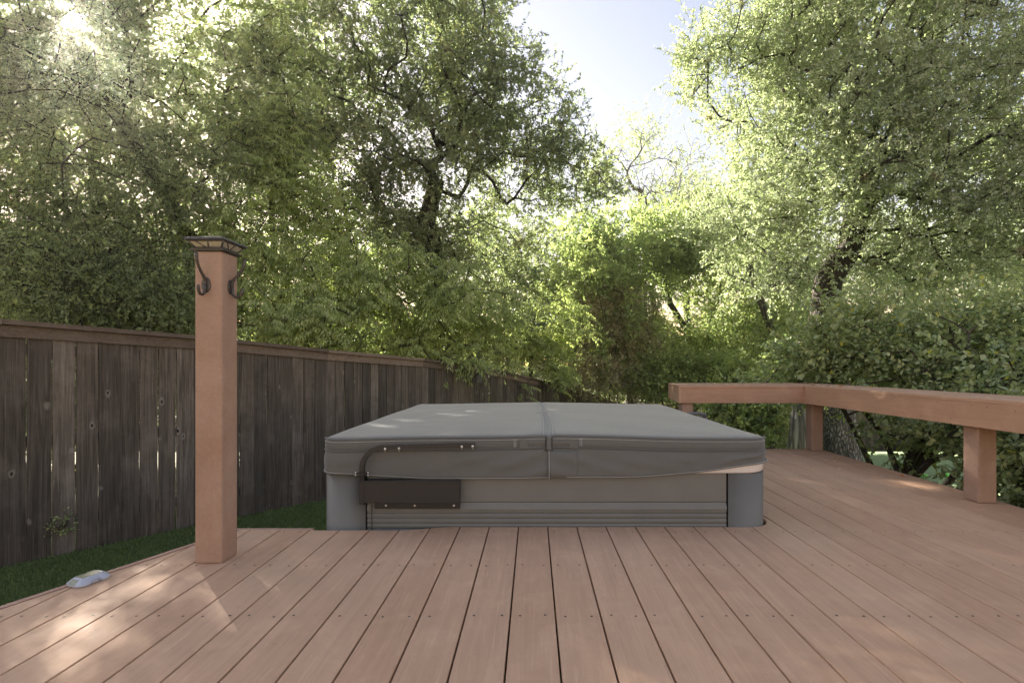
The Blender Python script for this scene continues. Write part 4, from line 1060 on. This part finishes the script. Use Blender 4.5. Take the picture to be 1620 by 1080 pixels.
compound(31, 'pecan_sapling', 'bright green sapling with long feathery leaves drooping over the fence', [G(640, 9.3), P(640, 560, 9.2), P(620, 470, 9.0)],
    [B(560, 440, 8.0, 1.5, .8, .8, 70), B(680, 470, 8.4, 1.5, .8, .7, 60), B(470, 500, 7.2, 1.1, .5, .45, 36), B(760, 515, 9.2, 1.0, .6, .5, 40), B(420, 420, 7.6, .9, .7, .9, 34), B(620, 545, 8.3, .8, .3, .15, 10), B(730, 565, 8.2, .45, .25, .12, 7)],
    6, [P(695, 592, 8.1), P(745, 588, 8.3)])
compound(32, 'pecan_sapling', 'feathery leaved sapling spilling down over the sloping fence end', [G(840, 11.6), P(840, 600, 11.5), P(840, 560, 11.3)],
    [B(850, 535, 11.2, .9, .5, .45, 44), B(875, 585, 11.0, .4, .3, .3, 18), B(890, 500, 11.2, .6, .6, .8, 26)], 6, [P(828, 612, 10.2), P(880, 615, 11.4), P(800, 575, 9.6)])
compound(33, 'pecan_sapling', 'tall feathery leaved sapling between the elm and the live oak', [G(440, 9.2), P(440, 520, 9.1), P(430, 330, 8.8), P(440, 200, 8.6)],
    [B(440, 250, 8.2, .9, .7, 1.6, 60), B(400, 60, 8.2, .9, .7, .9, 30), B(360, 360, 7.8, .8, .6, .8, 30), B(500, 350, 8.4, .8, .6, .8, 34)], 6, None)
# dark filler shrubs behind the fence
def shrub(seed, name, label, cat, group, base, spec, mat, stems=7, ntw=7, nlf=10, leaf=.045, aspect=.62, tl=.22, tpl='oval', stem_r=.018, spread=.1, odd=.03, bark='twig', upb=.35, bsp=.12):
    rng = np.random.default_rng(seed); root = empty(name, tuple(base)); tag(root, label, cat, group)
    att = blobs(rng, spec, .55); b0 = np.array(base)
    grp = rng.integers(0, stems, len(att)); Vl = []; Fl = []; off = 0
    ang = np.argsort(np.arctan2(att[:, 1] - b0[1], att[:, 0] - b0[0]))
    for s_ in range(stems):
        idx = ang[s_ * len(att) // stems:(s_ + 1) * len(att) // stems]
        if len(idx) == 0: continue
        a = att[idx]; c = a.mean(axis=0); o0 = b0 + np.array([rng.normal() * bsp, rng.normal() * bsp * .6, 0]); mid = o0 + (c - o0) * np.array([.35, .35, .5]) + rng.normal(size=3) * .05
        nodes, par, rad, nt_, tips = skeleton(rng, [o0, mid, o0 + (c - o0) * .8], stem_r * 1.3, stem_r * .8, a, step=.18, wander=.16)
        LV, LF = limb_geo(nodes, par, np.maximum(rad * 1, .004), nt_); np_mesh('stem', LV, LF, M[bark], root)
    dirs = unit(att - att.mean(axis=0))
    V, F, r, b, t = twigs_leaves(rng, att, dirs, ntw, tl, nlf, leaf, aspect, tpl, .65, .5, .0, spread, upb)
    TV, TF = tubes_geo(b, t, np.full(len(b), .0022), np.full(len(b), .0012), 3)
    np_mesh('twigs', TV, TF, M[bark], root)
    np_mesh('foliage', V, F, mat, root, r); return root
shrub(51, 'lantana_shrub', 'wide dark green shrub with orange leaves behind the right bench', 'shrub', 'shrubs around the deck', (3.75, 5.2, gz(5)),
      [((4.0, 5.4, .95), (1.1, .9, .62), 150), ((5.2, 5.0, .9), (1.2, 1.0, .62), 170), ((3.4, 5.9, .75), (.75, .6, .45), 60), ((4.75, 4.4, .35), (.8, .6, .4), 90), ((4.0, 5.0, .2), (.7, .4, .22), 26)], LM['shrub'], stems=10, ntw=10, nlf=13, leaf=.044, spread=.12, stem_r=.030, bsp=.32)
shrub(52, 'lantana_shrub', 'near part of the shrubbery at the right edge with clustered leaves', 'shrub', 'shrubs around the deck', (3.75, 3.3, gz(3.3)),
      [((3.75, 3.55, .05), (.55, .6, .5), 90), ((4.3, 3.6, .55), (.9, .8, .5), 120), ((3.45, 2.9, -.2), (.3, .35, .3), 36), ((3.55, 4.3, .3), (.25, .3, .14), 10)], LM['shrub'], stems=8, ntw=10, nlf=13, leaf=.042, spread=.11, stem_r=.02)
shrub(53, 'pittosporum', 'small bright green shrub peeking above the bench near its left end', 'shrub', 'shrubs around the deck', G(1165, 11),
      [B(1165, 600, 11, .45, .5, .45, 50), B(1150, 640, 11, .5, .5, .5, 30)], LM['bright'], stems=4, leaf=.07, aspect=.4)
shrub(54, 'holly', 'dark shrub under the bench front rail before the far fence', 'shrub', 'shrubs around the deck', G(1165, 10),
      [B(1150, 650, 10, .35, .4, .35, 30), B(1190, 660, 9.8, .5, .5, .4, 60), B(1215, 645, 9.8, .4, .4, .35, 40), B(1225, 690, 10.2, .35, .4, .2, 14), B(1235, 620, 10, .7, .5, .35, 50)], LM['dark'], stems=4, leaf=.075, aspect=.5)
shrub(55, 'vine_heap', 'brownish heap of dry vines with yellow leaves over the sloping fence', 'vine', 'vines around the yard', G(985, 15),
      [B(970, 520, 13.8, 1.5, .8, 1.5, 220), B(1010, 590, 13.8, 1.3, .7, .8, 120), B(930, 590, 13.0, .8, .5, .6, 60)], LM['dry'], stems=8, leaf=.055, aspect=.35, tpl='diamond', ntw=9, nlf=11, tl=.3, upb=-.6, bark='bare')
shrub(56, 'vine', 'yellow green vine trailing down the brown vine heap', 'vine', 'vines around the yard', G(955, 14),
      [B(950, 570, 12.9, .15, .15, 1.0, 26), B(1000, 510, 12.9, .15, .15, .8, 18), B(960, 440, 13.2, .8, .5, .5, 40), B(905, 500, 12.6, .4, .4, .7, 30)], LM['yellow'], stems=3, leaf=.075, aspect=.6, nlf=7, ntw=5)
shrub(57, 'hedge_bush', 'dense green bush low behind the fence near the post', 'shrub', 'shrubs around the deck', G(420, 8.4),
      [B(480, 520, 8.2, 1.5, .6, .7, 130), B(620, 540, 9.2, 1.3, .6, .6, 100)], LM['dark'], stems=6, leaf=.055, tpl='diamond', ntw=9, nlf=12, tl=.3)
shrub(58, 'hedge_bush', 'leafy bush behind the left end of the fence', 'shrub', 'shrubs around the deck', G(120, 7.0),
      [B(120, 500, 7.0, 1.8, .6, .45, 120), B(60, 620, 6.5, 1.6, .5, .9, 130), B(270, 500, 7.6, 1.2, .6, .5, 90), B(250, 600, 7.6, 1.2, .5, .8, 90)], LM['elm'], stems=6, leaf=.05, tpl='diamond', ntw=9, nlf=12, tl=.3)
shrub(59, 'hedge_bush', 'green undergrowth below the shadowy tree behind the bench end', 'shrub', 'shrubs around the deck', G(1070, 14),
      [B(1060, 600, 13.5, 1.5, .7, .7, 130), B(1140, 590, 13.5, 1.0, .7, .6, 60), B(1250, 560, 12.5, 1.4, .7, .9, 90)], LM['dark'], stems=6, leaf=.075, tpl='diamond', ntw=9, nlf=11, tl=.34)
shrub(61, 'hedge_bush', 'green bush filling the space behind the middle of the fence', 'shrub', 'shrubs around the deck', G(740, 14),
      [B(720, 545, 13, 1.7, .7, .8, 120), B(830, 540, 14, 1.4, .7, 1.0, 100)], LM['oak'], stems=6, leaf=.075, tpl='diamond', ntw=10, nlf=12, tl=.34)
shrub(60, 'fence_weed', 'small leafy sprig growing through the boards of the side fence', 'plant', None, tuple(P(92, 868, 3.93)),
      [B(95, 838, 3.88, .03, .02, .07, 6), B(106, 824, 3.86, .02, .02, .04, 3)], LM['dark'], stems=2, leaf=.018, nlf=6, ntw=3, tl=.06, stem_r=.003, spread=.02)
# dead stump-like trunk beside the right oak, and its pale bark
dt = empty('dead_trunk', G(1262, 8.8)); tag(dt, 'bleached dead trunk with peeling bark left of the bench corner leg', 'tree trunk')
m = MB(); pts = [Vector(G(1258, 8.8)), P(1262, 700, 8.8), P(1266, 640, 8.8), P(1272, 590, 8.85), P(1268, 540, 8.9)]
m.tube(pts, [.20, .16, .14, .12, .09], 14); m.build('trunk', M['bark_dead'], dt)
# pale lower bark sleeve of the right oak is the trunk itself
for o in C.objects:
    if o.name.startswith('trunk') and o.parent and o.parent.get('label', '').startswith('tall sunlit'):
        pass

# ------------------------------------------------------------------ warm morning air
hz = MB(); hz.add([(x, y, z) for z in (-4.0, 16.0) for x, y in ((-24, -6), (22, -6), (22, 32), (-24, 32))], [(0, 3, 2, 1), (4, 5, 6, 7), (0, 1, 5, 4), (1, 2, 6, 5), (2, 3, 7, 6), (3, 0, 4, 7)])
hm = bpy.data.materials.new('haze_air'); hm.use_nodes = True; ht_ = hm.node_tree; ht_.nodes.remove(ht_.nodes['Principled BSDF'])
pv = ht_.nodes.new('ShaderNodeVolumePrincipled'); pv.inputs['Density'].default_value = 0.0036; pv.inputs['Anisotropy'].default_value = 0.88; pv.inputs['Color'].default_value = (.96, .94, .90, 1)
ht_.links.new(pv.outputs[0], ht_.nodes['Material Output'].inputs['Volume'])
ho = hz.build('haze', hm); tag(ho, 'thin warm morning haze between the trees', 'haze', kind='stuff')
cy.volume_bounces = 0
